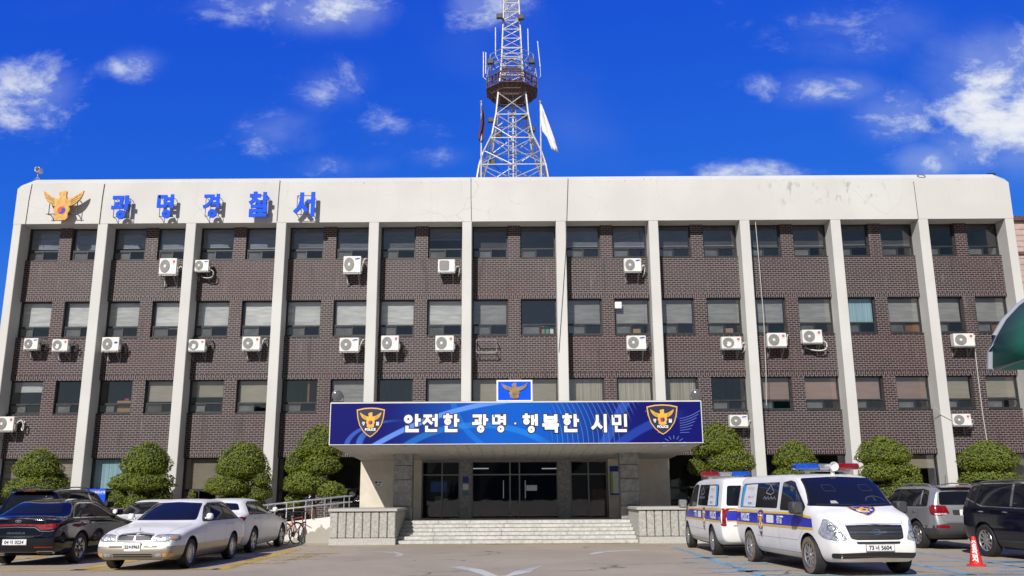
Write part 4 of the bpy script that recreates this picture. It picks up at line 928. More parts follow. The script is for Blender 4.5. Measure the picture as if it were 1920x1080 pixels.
# loose cables hanging down the front
def cable(px, label, m='cable', r=.012, y=-.02):
    tag(MB().tube([ony(a_, b_, y if len(q) < 3 else q[2]) for q in px for a_, b_ in [(q[0], q[1])]], r, 5).build('hanging_cable', m), label, 'cable')
cable([(60, 345), (54, 375), (47, 424)], 'thin dark cable over the parapet left of the golden eagle')
cable([(196, 345), (192, 370), (186, 420)], 'thin dark cable over the parapet right of the golden eagle', r=.018)
cable([(525, 338), (523, 360), (519, 415)], 'thin dark cable over the parapet between last two blue letters', r=.016)
cable([(883, 332), (883, 370), (884, 413)], 'thin dark cable over the parapet left of the tower')
cable([(1065, 334), (1063, 400), (1061, 470), (1052, 600), (1048, 660)], 'long slack dark cable on the pilaster right of the tower', r=.014, y=-.03)
cable([(1207, 335), (1209, 410), (1212, 480), (1218, 560), (1222, 660)], 'dark cable down beside the seventh bay air conditioners', r=.016, y=.02)
cable([(1413, 338), (1416, 412), (1424, 500), (1432, 600), (1436, 690), (1437, 760)], 'pale cable hanging down the left of the ninth bay', 'cable_light', .016, .1)
cable([(1713, 340), (1722, 410)], 'thin dark cable over the parapet near its right end')
cable([(1828, 655), (1833, 700), (1843, 780), (1851, 830)], 'pale cable running down from the rightmost air conditioner', 'cable_light', .018, .55)
cable([(1752, 762), (1765, 778), (1788, 790)], 'pale cable crossing the pilaster to the lowest right air conditioner', 'cable_light', .012, -.03)
cable([(498, 790), (494, 850), (492, 895)], 'pale drain pipe beside the fourth pilaster', 'cable_light', .02, .5)
# ================================================================== ROOF THINGS
p = ony(70, 336, .5); e = tag(empty('security_camera', (p.x, .5, 15.1)), 'white security camera on a post at the left roof corner', 'security camera')
b = MB(); b.tube([(0, 0, 0), (0, 0, .45)], .025, 8); b.tube([(-.2, 0, .0), (0, 0, .25)], .012, 6); b.tube([(.2, 0, .0), (0, 0, .25)], .012, 6); b.build('post', 'bracket', e)
b = MB(); b.cbox(-.1, -.16, .45, .12, .2, .66, .03); o = b.build('housing', 'ac_white', e); MB().lathe([(0, -.02), (.075, -.02), (.085, 0)], 14, 'y', (.02, -.165, .56)).build('lens', 'black_plastic', o)
p = ony(1858, 326, .4); e = tag(empty('roof_lamp', (p.x, .4, 15.0)), 'small black lamp on the right roof corner', 'lamp'); b = MB(); b.tube([(0, 0, -.1), (0, 0, .08)], .02, 6); b.cbox(-.2, -.1, .08, .16, .1, .2, .03); b.build('lamp_housing', 'black_plastic', e)
p = ony(1728, 337, .12); b = MB(); ring = [(p.x+.17*math.cos(R(a)), .02+.09*(math.sin(R(a))+1), 14.9+.1*(math.sin(R(a))+1)) for a in range(0, 361, 20)]; b.tube(ring, .014, 6); tag(b.build('cable_coil', 'cable'), 'small coil of dark cable on the parapet coping', 'cable')
# ------------------------------------------------------------------ radio tower
TY = 8.
tw = tag(empty('radio_tower', (.06, TY, 14.3)), 'tall white lattice radio tower with brown platform on the roof', 'tower')
prof = [(14.3, 2.25), (18.0, 1.72), (18.75, 1.53), (20.0, 1.06), (21.3, .85), (22.5, .74), (23.6, .62), (24.6, .56), (29.2, .37), (31.5, .30)]
def hw(z):
    for (a, ha), (c_, hc) in zip(prof, prof[1:]):
        if z <= c_: return ha+(hc-ha)*(z-a)/(c_-a)
    return prof[-1][1]
def L_(z): return z-14.3
fr = MB()
for sx in (1, -1):
    for sy in (1, -1):
        fr.tube([(sx*h, sy*h, L_(z)) for z, h in prof[:7]], .055, 6)
lv = [14.3, 16.3, 18.05, 19.75, 21.2, 22.5]
corners = [(1, 1), (-1, 1), (-1, -1), (1, -1)]
def braces(mb, lv, r1, r2, kx=True):
    for i, z in enumerate(lv):
        h = hw(z)
        for q in range(4):
            (ax, ay), (bx_, by_) = corners[q], corners[(q+1) % 4]
            mb.tube([(ax*h, ay*h, L_(z)), (bx_*h, by_*h, L_(z))], r1, 5)
            if i < len(lv)-1:
                h2 = hw(lv[i+1])
                mb.tube([(ax*h, ay*h, L_(z)), (bx_*h2, by_*h2, L_(lv[i+1]))], r2, 5); mb.tube([(bx_*h, by_*h, L_(z)), (ax*h2, ay*h2, L_(lv[i+1]))], r2, 5)
braces(fr, lv, .032, .028)
for q in range(4):                                   # secondary K bracing
    (ax, ay), (bx_, by_) = corners[q], corners[(q+1) % 4]
    for i in range(4):
        z0, z1 = lv[i], lv[i+1]; zm = (z0+z1)/2; h0, hm = hw(z0), hw(zm)
        fr.tube([(ax*hm, ay*hm, L_(zm)), ((ax+bx_)/2*h0, (ay+by_)/2*h0, L_(z0))], .025, 5); fr.tube([(bx_*hm, by_*hm, L_(zm)), ((ax+bx_)/2*h0, (ay+by_)/2*h0, L_(z0))], .025, 5)
for k in range(30): fr.tube([(-.2, -.1, .3+k*.27), (.2, -.1, .3+k*.27)], .014, 4)
fr.tube([(-.2, -.1, 0), (-.2, -.1, 8.3)], .03, 5); fr.tube([(.2, -.1, 0), (.2, -.1, 8.3)], .03, 5); fr.tube([(.05, .2, 0), (.05, .2, 9)], .06, 6)
fr.build('lower_frame', 'steel', tw)
um = MB()
for sx in (1, -1):
    for sy in (1, -1): um.tube([(sx*h, sy*h, L_(z)) for z, h in prof[6:]], .042, 6)
lv2 = [23.6+.56*i for i in range(15)]; braces(um, lv2, .021, .02); um.build('upper_mast', 'steel', tw)
pf = MB(); oc = lambda r_, z: [(r_*math.cos(R(22.5+45*k)), r_*math.sin(R(22.5+45*k)), L_(z)) for k in range(8)]
zs = [(22.35, .95), (22.85, 1.47), (23.15, 1.47), (23.45, 1.47), (23.95, .8)]
for z, r_ in zs+[(22.6, 1.2), (23.7, 1.15)]:
    pts = oc(r_, z)
    for k in range(8): pf.tube([pts[k], pts[(k+1) % 8]], .035, 5)
for k in range(8):
    for f_ in (0, .25, .5, .75):
        for i in range(len(zs)-1):
            A0, A1 = Vector(oc(zs[i][1], zs[i][0])[k]), Vector(oc(zs[i][1], zs[i][0])[(k+1) % 8]); B0, B1 = Vector(oc(zs[i+1][1], zs[i+1][0])[k]), Vector(oc(zs[i+1][1], zs[i+1][0])[(k+1) % 8])
            pf.tube([A0.lerp(A1, f_), B0.lerp(B1, f_)], .022, 4)
pf.add(oc(1.42, 22.86), [tuple(range(8))]); pf.build('platform', 'rust', tw)
gr = MB()
for z in (24.3, 24.6, 24.9):
    pts = oc(1.25, z)
    for k in range(8): gr.tube([pts[k], pts[(k+1) % 8]], .022, 5)
for k in range(8): gr.tube([oc(1.47, 23.45)[k], oc(1.25, 24.9)[k]], .025, 5); gr.tube([oc(1.25, 24.4)[k], (0, 0, L_(24.9))], .018, 4)
gr.build('guard_rail', 'steel', tw)
def TP(cx_, cy_, y=TY): q = ony(cx_/3.175+800, cy_/3.175, y); return Vector((q.x-.06, y-TY, q.z-14.3))
for pts in ([(410, 165), (410, 325), (432, 370)], [(602, 172), (606, 330), (585, 365)], [(660, 245), (676, 400), (678, 455), (655, 475)], [(338, 310), (338, 460), (360, 478)], [(352, 312), (352, 440)]):
    b = MB(); q = [TP(*p_, TY-.3) for p_ in pts]; b.tube(q[:2], .035, 6); b.tube(q[1:], .018, 5) if len(q) > 2 else None; b.build('antenna', 'steel', tw)
b = MB(); q = [TP(360, 395, TY-.4), TP(430, 370, TY-.2), TP(450, 372, TY)]; b.tube(q, .025, 5); b.build('strut', 'steel', tw); b = MB(); q = [TP(655, 440, TY-.4), TP(580, 375, TY-.2)]; b.tube(q, .025, 5); b.build('strut', 'steel', tw)
for cx_, cy_, s_ in ((380, 368, 1), (626, 366, -1), (434, 98, 1), (562, 104, -1), (384, 716, 1), (580, 694, -1), (628, 770, -1), (428, 802, 1), (392, 966, 1)):
    q = TP(cx_, cy_, TY-.7); b = MB(); b.cbox(q.x-.17, q.y-.12, q.z-.14, q.x+.17, q.y+.1, q.z+.14, .03); b.tube([q, q+Vector((s_*.35, .5, -.25))], .02, 5); b.build('floodlight', 'cladding', tw)
for px, top, lb in ((902.5, 193, 'left'), (1013, 193, 'right')):
    q = ony(px, top, 3.); e = tag(empty('flagpole', (q.x, 3., 14.3)), 'steel flagpole on the roof at the %s side of the tower' % lb, 'flagpole', 'flagpoles beside the tower')
    hgt = q.z-14.3; MB().tube([(0, 0, 0), (0, 0, hgt)], .055, 8, r2=.035).build('pole', 'steel', e, smooth=True); MB().ellipsoid((0, 0, hgt+.06), (.07, .07, .07), 10, 6).build('finial', 'gold', e, smooth=True)
def flag(outline, y, m, name, label, fold):
    """outline: left edge and right edge pixel pairs, top to bottom"""
    b = MB(); nn = 10; vs = []
    for i, (l, r_) in enumerate(outline):
        for k in range(nn+1):
            f_ = k/nn; q = ony(l[0]+(r_[0]-l[0])*f_, l[1]+(r_[1]-l[1])*f_, y+fold*math.sin(f_*9+i*.7)*(.3+f_)); vs.append(q)
    b.add(vs, [(i*(nn+1)+k, i*(nn+1)+k+1, (i+1)*(nn+1)+k+1, (i+1)*(nn+1)+k) for i in range(len(outline)-1) for k in range(nn)])
    o = b.build(name, m, smooth=True); md = o.modifiers.new('s', 'SOLIDIFY'); md.thickness = .012; tag(o, label, 'flag')
P2 = lambda a, c_: (800+a/3.175, c_/3.175)
flag([(P2(676, 622), P2(684, 622)), (P2(678, 680), P2(705, 675)), (P2(682, 735), P2(728, 735)), (P2(688, 780), P2(748, 790)), (P2(715, 815), P2(765, 840)), (P2(735, 865), P2(780, 885)), (P2(742, 888), P2(788, 908))], 2.95, 'flag_white', 'flag', 'limp white flag on the pole right of the tower', .1)
flag([(P2(325, 625), P2(333, 625)), (P2(322, 680), P2(344, 680)), (P2(319, 730), P2(350, 735)), (P2(312, 780), P2(347, 775)), (P2(304, 825), P2(340, 830)), (P2(312, 838), P2(330, 850))], 2.95, 'flag_dark', 'flag', 'furled dark purple flag on the pole left of the tower', .1)
# ================================================================== NEIGHBOUR BUILDING, GREEN CANOPY
e = tag(empty('tiled_building', (27, 12, 0)), 'pink tiled neighbouring building behind the right end of the station', 'building')
q = ony(1905, 415, 10.); zt_ = q.z; b = MB(); b.box(q.x-27-.3, -2, 0, q.x-27+14, 10, zt_); o = b.build('wall', 'skin_pink', e)
b = MB(); b.box(q.x-27-.5, -2.2, zt_+.002, q.x-27+14.2, 10.2, zt_+.25); b.box(q.x-27-.42, -2.1, zt_-1.9, q.x-27+14, -2.001, zt_-1.75); b.build('cornice', 'rust', e)
b = MB()
for k in range(int(zt_/.33)): b.box(q.x-27-.31, -2.02, k*.33, q.x-27+14, -2.0005, k*.33+.025)
b.build('tile_joint', 'granite_dark', e)
gy = -16.5; e = tag(empty('green_canopy', (9.5, gy, 0)), 'curved green plastic canopy with grey steel arch at the right edge', 'canopy')
pl = ony(1858, 693, gy); cx_ = pl.x+4.2; Rr = 4.2; rz = 2.45
arcp = [(cx_+Rr*math.cos(R(a)), pl.z+rz*math.sin(R(a))) for a in range(180, -1, -9)]
for yy in (gy, gy-2.6):
    b = MB(); b.tube([(x-9.5, yy-gy, z) for x, z in arcp], .085, 8); b.tube([(arcp[0][0]-9.5, yy-gy, arcp[0][1]), (cx_-9.5, yy-gy, pl.z+1.5)], .075, 6); b.tube([(arcp[-1][0]-9.5, yy-gy, arcp[-1][1]), (cx_-9.5, yy-gy, pl.z+1.5)], .03, 6)
    b.build('arch_frame', 'grey_paint', e, smooth=True)
b = MB(); b.prism(arcp, lambda u, v, d: (u-9.5, .05+d, v), .01); b.build('end_sheet', 'green_panel', e); b = MB(); b.prism([arcp[0], (cx_, pl.z+1.5), (cx_, pl.z)], lambda u, v, d: (u-9.5, .02+d, v), .02); b.build('lower_sheet', 'green_light', e)
b = MB(); vs = [(x-9.5, yy, z+.03) for x, z in arcp for yy in (.08, -2.7)]; b.add(vs, [(2*i, 2*i+1, 2*i+3, 2*i+2) for i in range(len(arcp)-1)]); o = b.build('roof_sheet', 'green_panel', e, smooth=True); o.modifiers.new('s', 'SOLIDIFY').thickness = .015
for x in (arcp[0][0]+3.6, arcp[-1][0]-.1):
    for yy in (-.05, -2.55): MB().tube([(x-9.5, yy, 0), (x-9.5, yy, pl.z+1.35 if x < cx_ else pl.z)], .05, 8).build('post', 'grey_paint', e)
# ================================================================== CARS
def lerp(a, b, t): return a+(b-a)*t
def ip(tab, x):
    if x <= tab[0][0]: return tab[0][1]
    for (a, fa), (b, fb) in zip(tab, tab[1:]):
        if x <= b: return fa+(fb-fa)*(x-a)/(b-a)
    return tab[-1][1]
def car_body(p):
    """Half sections along x (front +x, rear axle x=0), capped at both ends, subdivided, wheel arches cut."""
    xs = p['xs']; N = 10; rows = []
    for x in xs:
        w_ = ip(p['w'], x); zb = ip(p['zb'], x); zs_ = ip(p['zs'], x); zt = ip(p['zt'], x); wr = ip(p['wr'], x)
        c = max(0., min(1., (zt-zs_-.06)/.30)); c = c*c*(3-2*c)
        zm = lerp(zb, zs_, .52); dz_ = zt-zs_
        cab = [(w_*.965, zs_+.012), (lerp(w_*.955, wr, .5), zs_+dz_*.5), (wr, zt-.075), (wr*.86, zt-.012), (0, zt)]
        hood = [(w_*.93, zs_+dz_*.12), (w_*.82, zs_+dz_*.42), (w_*.6, zs_+dz_*.75), (w_*.32, zs_+dz_*.95), (0, zt)]
        pts = [(0, zb), (w_*.84, zb), (w_*.965, zb+.09), (w_, zm), (w_*.985, zs_-.05)]+[(lerp(h[0], q[0], c), lerp(h[1], q[1], c)) for h, q in zip(hood, cab)]
        rows.append([(x, y, z) for y, z in pts])
    vs = []; idx = {}
    nose, tail = p.get('nose', [(0, 0)]), p.get('tail', [(0, 0)])
    x0, x1 = xs[0], xs[-1]
    def shift(x, z):
        f = max(0., min(1., (x-(x1-.35))/.35)); r_ = max(0., min(1., ((x0+.35)-x)/.35))
        return x+ip(nose, z)*f-ip(tail, z)*r_
    for i, row in enumerate(rows):
        for j, (x, y, z) in enumerate(row):
            for sg in ((1, -1) if 0 < j < N-1 else (1,)):
                idx[i, j, sg] = len(vs); vs.append((shift(x, z), sg*y, z))
                if not 0 < j < N-1: idx[i, j, -1] = idx[i, j, 1]
    fs = []
    for i in range(len(rows)-1):
        for j in range(N-1):
            for sg in (1, -1):
                q = [idx[i, j, sg], idx[i+1, j, sg], idx[i+1, j+1, sg], idx[i, j+1, sg]]
                fs.append(q if sg > 0 else q[::-1])
    for i, sgn, bul in ((0, -1, p.get('tbulge', .07)), (len(rows)-1, 1, p.get('nbulge', .1))):
        mid = {}
        for j in range(1, N-1):
            if j == 1: mid[j] = idx[i, 0, 1]
            elif j == N-2: mid[j] = idx[i, N-1, 1]
            else:
                x, y, z = vs[idx[i, j, 1]]; mid[j] = len(vs); vs.append((x+sgn*bul, 0, z+(.01 if j > 5 else 0)))
        # corner rows 1 and N-2 share the centre-line points
        for j in range(1, N-2):
            for sg in (1, -1):
                q = [idx[i, j, sg], idx[i, j+1, sg], mid[j+1], mid[j]]
                fs.append(q if sg*sgn > 0 else q[::-1])
    me = bpy.data.meshes.new('body'); me.from_pydata(vs, [], fs)
    bm = bmesh.new(); bm.from_mesh(me); bmesh.ops.recalc_face_normals(bm, faces=bm.faces)
    cl = bm.edges.layers.float.get('crease_edge') or bm.edges.layers.float.new('crease_edge')
    cr = {}
    for i in range(len(rows)-1):
        for sg in (1, -1):
            cr[frozenset((idx[i, 1, sg], idx[i+1, 1, sg]))] = .5; cr[frozenset((idx[i, 4, sg], idx[i+1, 4, sg]))] = p.get('crease', .35); cr[frozenset((idx[i, 5, sg], idx[i+1, 5, sg]))] = .25
    for i in (0, len(rows)-1):
        for j in range(N-1):
            for sg in (1, -1): cr[frozenset((idx[i, j, sg], idx[i, j+1, sg]))] = .35
    for i in p.get('xcrease', []):
        for j in range(5, N-1):
            for sg in (1, -1): cr[frozenset((idx[i, j, sg], idx[i, j+1, sg]))] = .45
    for e_ in bm.edges:
        k = frozenset(v.index for v in e_.verts)
        if k in cr: e_[cl] = cr[k]
    bm.to_mesh(me); bm.free()
    o = bpy.data.objects.new('body', me); C.objects.link(o); md = o.modifiers.new('s', 'SUBSURF'); md.levels = md.render_levels = 2
    me2 = bpy.data.meshes.new_from_object(o.evaluated_get(bpy.context.evaluated_depsgraph_get())); o.modifiers.clear(); o.data = me2
    bm = bmesh.new(); bm.from_mesh(me2); bmesh.ops.triangulate(bm, faces=bm.faces[:]); bvh = BVHTree.FromBMesh(bm); bm.free()
    me2.materials.clear()
    for m_ in (p['paint'], 'black_plastic', p.get('clad', p['paint'])): me2.materials.append(M[m_])
    # wheel arches
    cm = MB(); ra = p['ra']
    for ax in (0, p['wb']):
        for sg in (1, -1):
            pr = arc(ax, p['rw']+.005, ra, ra, 0, 345, 23); wo = p['wmax']
            y_in, y_out = sg*(wo-.30), sg*(wo+.25)
            cm.prism(pr, lambda u, v, d, y_in=y_in, y_out=y_out: (u, y_in+(y_out-y_in)*d, v), 1.)
    co_ = cm.build('cut', ['black_plastic', 'black_plastic'])
    for pg in co_.data.polygons: pg.material_index = 1
    if p.get('clad_z'):
        bm = bmesh.new(); bm.from_mesh(me2); bmesh.ops.bisect_plane(bm, geom=bm.verts[:]+bm.edges[:]+bm.faces[:], plane_co=(0, 0, p['clad_z']), plane_no=(0, 0, 1))
        for f in bm.faces:
            if f.calc_center_median().z < p['clad_z']: f.material_index = 2
        bm.to_mesh(me2); bm.free()
    md = o.modifiers.new('b', 'BOOLEAN'); md.object = co_; md.operation = 'DIFFERENCE'; md.solver = 'EXACT'
    me3 = bpy.data.meshes.new_from_object(o.evaluated_get(bpy.context.evaluated_depsgraph_get())); o.modifiers.clear(); o.data = me3
    bpy.data.objects.remove(co_)
    me3.polygons.foreach_set('use_smooth', [True]*len(me3.polygons)); me3.set_sharp_from_angle(angle=R(42))
    return o, bvh
DIRS = {'L': Vector((0, 1, 0)), 'R': Vector((0, -1, 0)), 'F': Vector((1, 0, 0)), 'B': Vector((-1, 0, 0)), 'T': Vector((0, 0, 1))}
def to3(face, u, v):
    return Vector((u, 0, v)) if face in 'LR' else (Vector((0, u, v)) if face in 'FB' else Vector((u, v, 0)))
def onto(bvh, face, u, v, off):
    d = DIRS[face]; p_ = to3(face, u, v)+d*6
    h, n_, i, dist = bvh.ray_cast(p_, -d)
    if h is None:
        q = to3(face, u, v)+d*.9; h, n_, i, dist = bvh.find_nearest(q)
    if n_.dot(d) < 0: n_ = -n_
    return h+n_*off
def patch(bvh, face, poly, off, name, m, parent, step=.045, smooth=True, thick=.0):
    bm = bmesh.new(); vv = [bm.verts.new((u, v, 0)) for u, v in poly]; bm.faces.new(vv)
    for ax in (0, 1):
        lo = min(q[ax] for q in poly); hi = max(q[ax] for q in poly); k = int((hi-lo)/step)
        for i in range(1, k+1):
            c_ = [0, 0, 0]; c_[ax] = lo+(hi-lo)*i/(k+1); n_ = [0, 0, 0]; n_[ax] = 1
            bmesh.ops.bisect_plane(bm, geom=bm.verts[:]+bm.edges[:]+bm.faces[:], plane_co=c_, plane_no=n_)
    bmesh.ops.remove_doubles(bm, verts=bm.verts[:], dist=1e-4)
    for v in bm.verts: v.co = onto(bvh, face, v.co.x, v.co.y, off)
    d = DIRS[face]
    bmesh.ops.recalc_face_normals(bm, faces=bm.faces[:])
    s_ = sum((f.normal*f.calc_area() for f in bm.faces), Vector())
    if s_.dot(d) < 0: bmesh.ops.reverse_faces(bm, faces=bm.faces[:])
    if thick:
        r_ = bmesh.ops.extrude_edge_only(bm, edges=[e_ for e_ in bm.edges if e_.is_boundary])
        for g_ in r_['geom']:
            if isinstance(g_, bmesh.types.BMVert): g_.co -= d*thick
    me = bpy.data.meshes.new(name); bm.to_mesh(me); bm.free(); me.materials.append(M[m])
    if smooth: me.polygons.foreach_set('use_smooth', [True]*len(me.polygons)); me.set_sharp_from_angle(angle=R(40))
    o = bpy.data.objects.new(name, me); C.objects.link(o); o.parent = parent; return o
def strip(bvh, face, pts, wd, off, mb, mi=0, closed=False):
    pts = [Vector(q) for q in pts]
    if closed: pts = pts+[pts[0]]
    fine = []
    for a, b in zip(pts, pts[1:]):
        k = max(1, int((b-a).length/.06)); fine += [a.lerp(b, i/k) for i in range(k)]
    fine.append(pts[-1]); L, Rr = [], []
    for i, q in enumerate(fine):
        d = (fine[min(i+1, len(fine)-1)]-fine[max(0, i-1)]).normalized(); n_ = Vector((-d.y, d.x))*wd/2
        L.append(onto(bvh, face, *(q+n_), off)); Rr.append(onto(bvh, face, *(q-n_), off))
    n_ = len(fine); mb.add(L+Rr, [(i, i+1, n_+i+1, n_+i) for i in range(n_-1)], mi)
def conform(bvh, face, vs, fs, mb, off, mi=0):
    mb.add([onto(bvh, face, u, v, off) for u, v in vs], fs, mi)
def wheel(parent, x, y, r, wd, sg, kind, tyre='rubber'):
    h = wd/2; e = empty('wheel', (x, y, r)); e.parent = parent
    tw_ = MB(); tw_.lathe([(r*.66, -h*.85), (r*.80, -h), (r*.94, -h*.93), (r, -h*.7), (r, h*.7), (r*.94, h*.93), (r*.80, h), (r*.66, h*.85)], 36, 'y', closed=True)
    for k in range(36):
        t_ = 2*math.pi*k/36
    mats = [tyre]
    if tyre != 'rubber':
        mats = ['rubber', tyre]
        tw_.lathe([(r*.68, sg*(h+.001)), (r*.8, sg*(h+.004)), (r*.95, sg*(h*.95+.003))], 36, 'y', mi=1)
    tw_.build('tyre', mats, e, smooth=True)
    b = MB(); ri = r*.675; yo = sg*h*.8
    b.lathe([(ri*.93, sg*h*.2), (ri*.9, yo*.9), (ri*.97, yo+sg*.012), (ri*1.0, yo), (ri, -yo)], 36, 'y')
    b.lathe([(0, sg*h*.1), (ri*.93, sg*h*.1)], 24, 'y', mi=1)
    ns, tw2 = {'multi': (10, 0), 'five': (5, .0), 'y5': (5, 1), 'lace': (20, 0)}[kind]
    for k in range(ns):
        t0 = 2*math.pi*k/ns+.3; wsp = {'multi': .12, 'five': .3, 'y5': .2, 'lace': .06}[kind]*ri
        for br in ((-.16, .16) if tw2 else (0,)):
            pts = []
            for (rr_, ww, tt) in ((ri*.16, wsp*.9, 0), (ri*.55, wsp*.75, br*.6), (ri*.95, wsp*.7, br*1.4)):
                t_ = t0+tt; c_, s_ = math.cos(t_), math.sin(t_); pts.append([(rr_*c_-s_*q*ww, rr_*s_+c_*q*ww) for q in (-1, 1)])
            for A, B in zip(pts, pts[1:]):
                b.prism([A[0], B[0], B[1], A[1]], lambda u, v, d: (u, yo*.93-sg*d, v), .03)
    b.lathe([(0, yo+sg*.004), (ri*.2, yo), (ri*.24, yo-sg*.03)], 16, 'y')
    b.build('rim', ['rim', 'black_plastic'], e, smooth=True)
def mirror(parent, x, y, z, sg, m, s_=1.):
    b = MB(); b.cbox(-.05*s_, -.11*s_ if sg < 0 else -.02, -.01, .09*s_, .02 if sg < 0 else .11*s_, .13*s_, .03)
    b.tube([(.04, -sg*.06, .02), (.02, sg*.02, .03)], .02, 6); o = b.build('mirror', m, parent, smooth=True); o.location = (x, y+sg*.08, z); return o
def plate(bvh, parent, face, u, v, wd, ht, parts, char='', green=False):
    d = DIRS[face]; c_ = onto(bvh, face, u, v, .012)
    e = MB(); e.cbox(-.008, -wd/2, -ht/2, .008, wd/2, ht/2, .004); e.box(-.009, -wd/2-.012, -ht/2-.012, -.001, wd/2+.012, ht/2+.012, 1); o = e.build('licence_plate', ['white', 'bracket'], parent); o.location = c_; o.rotation_euler = (0, 0, 0 if face == 'F' else math.pi)
    b = MB()
    for txt, cx_, cz_, sz in parts:
        vs, fs = text_poly(txt, sz, .004); zc = (max(q.y for q in vs)+min(q.y for q in vs))/2
        b.add([(.0095, cx_+q.x, cz_+q.y-zc) for q in vs], fs)
    b.build('plate_number', 'navy', o)
def seams(bvh, face, lst, parent, m='seam', wd=.007):
    b = MB()
    for pts in lst: strip(bvh, face, pts, wd, .0012, b)
    b.build('panel_gap', m, parent)
def handle(bvh, parent, face, x, z, m):
    p_ = onto(bvh, face, x, z, .0); sg = 1 if face == 'L' else -1
    b = MB(); b.cbox(-.1, -.012, -.015, .1, .03, .015, .012); o = b.build('door_handle', m, parent, smooth=True); o.location = p_; o.rotation_euler = (0, 0, 0 if sg > 0 else math.pi)
def finish(root, x, y, rz): root.location = (x, y, 0); root.rotation_euler = (0, 0, rz)

# ------------------------------------------------------------------ saloon cars
def saloon(P):
    H, L0, wb, wm = P['H'], P['rear'], P['wb'], P['wm']; F0 = P['front']; xf = wb+F0; xr = -L0
    cx_ = P['cowl']; rf, rb, bk = P['rf'], P['rb'], P['bk']      # windscreen base, roof front, roof rear, rear glass base
    zh, zc, zd_, zt_ = P['hood_f'], P['hood_r'], P['deck_f'], P['deck_r']
    p = dict(xs=[xr, xr+.12, xr+.35, bk-.04, bk+.08, (bk+rb)/2, rb-.06, rb+.12, (rb+rf)/2, rf-.1, rf+.08, (rf+cx_)/2, cx_-.06, cx_+.1, (cx_+xf)/2+.05, xf-.5, xf-.2, xf-.06, xf],
             w=[(xr, wm*.90), (xr+.12, wm*.95), (xr+.4, wm*.98), (xr+.8, wm*.99), (.6, wm), (wb-.6, wm), (wb+.25, wm*.985), (xf-.4, wm*.965), (xf-.15, wm*.92), (xf, wm*.84)],
             wr=[(xr, wm*.68), (bk, wm*.70), (rb, wm*.665), (rf, wm*.665), (cx_, wm*.78), (xf, wm*.7)],
             zb=[(xr, .3), (xr+.4, .21), (.5, .185), (wb-.4, .185), (xf-.4, .19), (xf, .23)],
             zs=[(xr, zt_-.07), (xr+.4, zt_-.03), (bk, zd_-.035), (rb, P['belt']+.03), (wb*.55, P['belt']), (cx_, zc-.05), (cx_+.5, zc-.1), (xf-.3, zh-.05), (xf, zh-.1)],
             zt=[(xr, zt_-.02), (xr+.1, zt_), (bk-.03, zd_), (bk+.08, zd_+.04), ((bk+rb)/2, (zd_+H)/2+.05), (rb-.06, H-.055), (rb+.14, H-.02), ((rb+rf)/2, H), (rf-.08, H-.02), (rf+.08, H-.075), ((rf+cx_)/2, (H+zc)/2+.03), (cx_-.05, zc+.055), (cx_+.1, zc), ((cx_+xf)/2, (zh+zc)/2+.035), (xf-.2, zh), (xf, zh-.05)],
             nose=P.get('nose', [(.2, -.05), (.35, .03), (.55, .03), (.62, -.04), (.8, -.08)]), tail=P.get('tail', [(.3, -.05), (.45, .02), (.6, .03), (.7, -.03), (1., -.05)]),
             paint=P['paint'], clad=P.get('clad', P['paint']), clad_z=P.get('clad_z'), wb=wb, rw=P['rw'], ra=P['rw']+.055, wmax=wm, xcrease=[6, 10], crease=P.get('crease', .3), nbulge=P.get('nbulge', .07))
    root = tag(empty(P.get('name', 'parked_car')), P['label'], P.get('cat', 'car'), P.get('group', 'cars parked beside the entrance'))
    o, bvh = car_body(p); o.parent = root
    zg = P['belt']+.035; Hw = H-.1
    # side glass
    for fc in 'LR':
        xt0, xt1 = rb+.05, rf+.02
        dlo = [(bk+.32, zg+.02), (rb+.0, Hw-.09), (rb+.25, Hw-.025), (rf-.15, Hw-.025), (rf+.08, Hw-.08), (cx_-.32, zg+.03), (cx_-.36, zg)]
        patch(bvh, fc, rpoly([(bk+.26, zg-.005), (rb-.03, Hw-.06), (rb+.24, Hw+.005), (rf-.12, Hw+.005), (rf+.14, Hw-.07), (cx_-.25, zg-.02)], .05), .0025, 'window_trim', P.get('trim', 'black_plastic'), root)
        patch(bvh, fc, rpoly(dlo, .05), .005, 'side_window', 'car_glass', root)
        xb = (rb+rf)/2-.05
        b = MB(); strip(bvh, fc, [(xb, zg-.0), (xb-.06, Hw-.02)], .07, .0075, b); strip(bvh, fc, [(bk+.62, zg), (rb+.16, Hw-.05)], .03, .0075, b); b.build('door_pillar', 'black_plastic', root)
        sill = p['zb'][2][1]+.1
        seams(bvh, fc, [[(xb, zg), (xb+.02, .55), (xb, sill)], [(cx_-.3, zg), (cx_-.28, .6), (cx_-.34, sill)], [(bk+.7, zg), (bk+.62, .75), (P['rw']+.12, .55)], [(P['rw']+.1, sill), (wb-P['rw']-.1, sill)]], root, P.get('seam', 'seam'))
        for hx in (xb-.16, bk+.78): handle(bvh, root, fc, hx, zg-.12, P.get('handle', P['paint']))
        sg = 1 if fc == 'L' else -1; q = onto(bvh, fc, cx_-.42, zg+.03, 0); mirror(root, q.x, q.y, q.z, sg, P['paint'])
        if P.get('band'):
            b = MB(); strip(bvh, fc, [(P['rw']+.1, .5), (wb-P['rw']-.1, .5)], .05, .008, b); b.build('side_moulding', P['band'], root)
    ws = wm*.74
    patch(bvh, 'F', rpoly([(-ws-.02, zc+.05), (-wm*.605, H-.105), (0, H-.08), (wm*.605, H-.105), (ws+.02, zc+.05)], .04), .0025, 'windscreen_trim', 'black_plastic', root)
    patch(bvh, 'F', rpoly([(-ws, zc+.07), (-wm*.585, H-.125), (0, H-.10), (wm*.585, H-.125), (ws, zc+.07)], .04), .005, 'windscreen', 'car_glass', root)
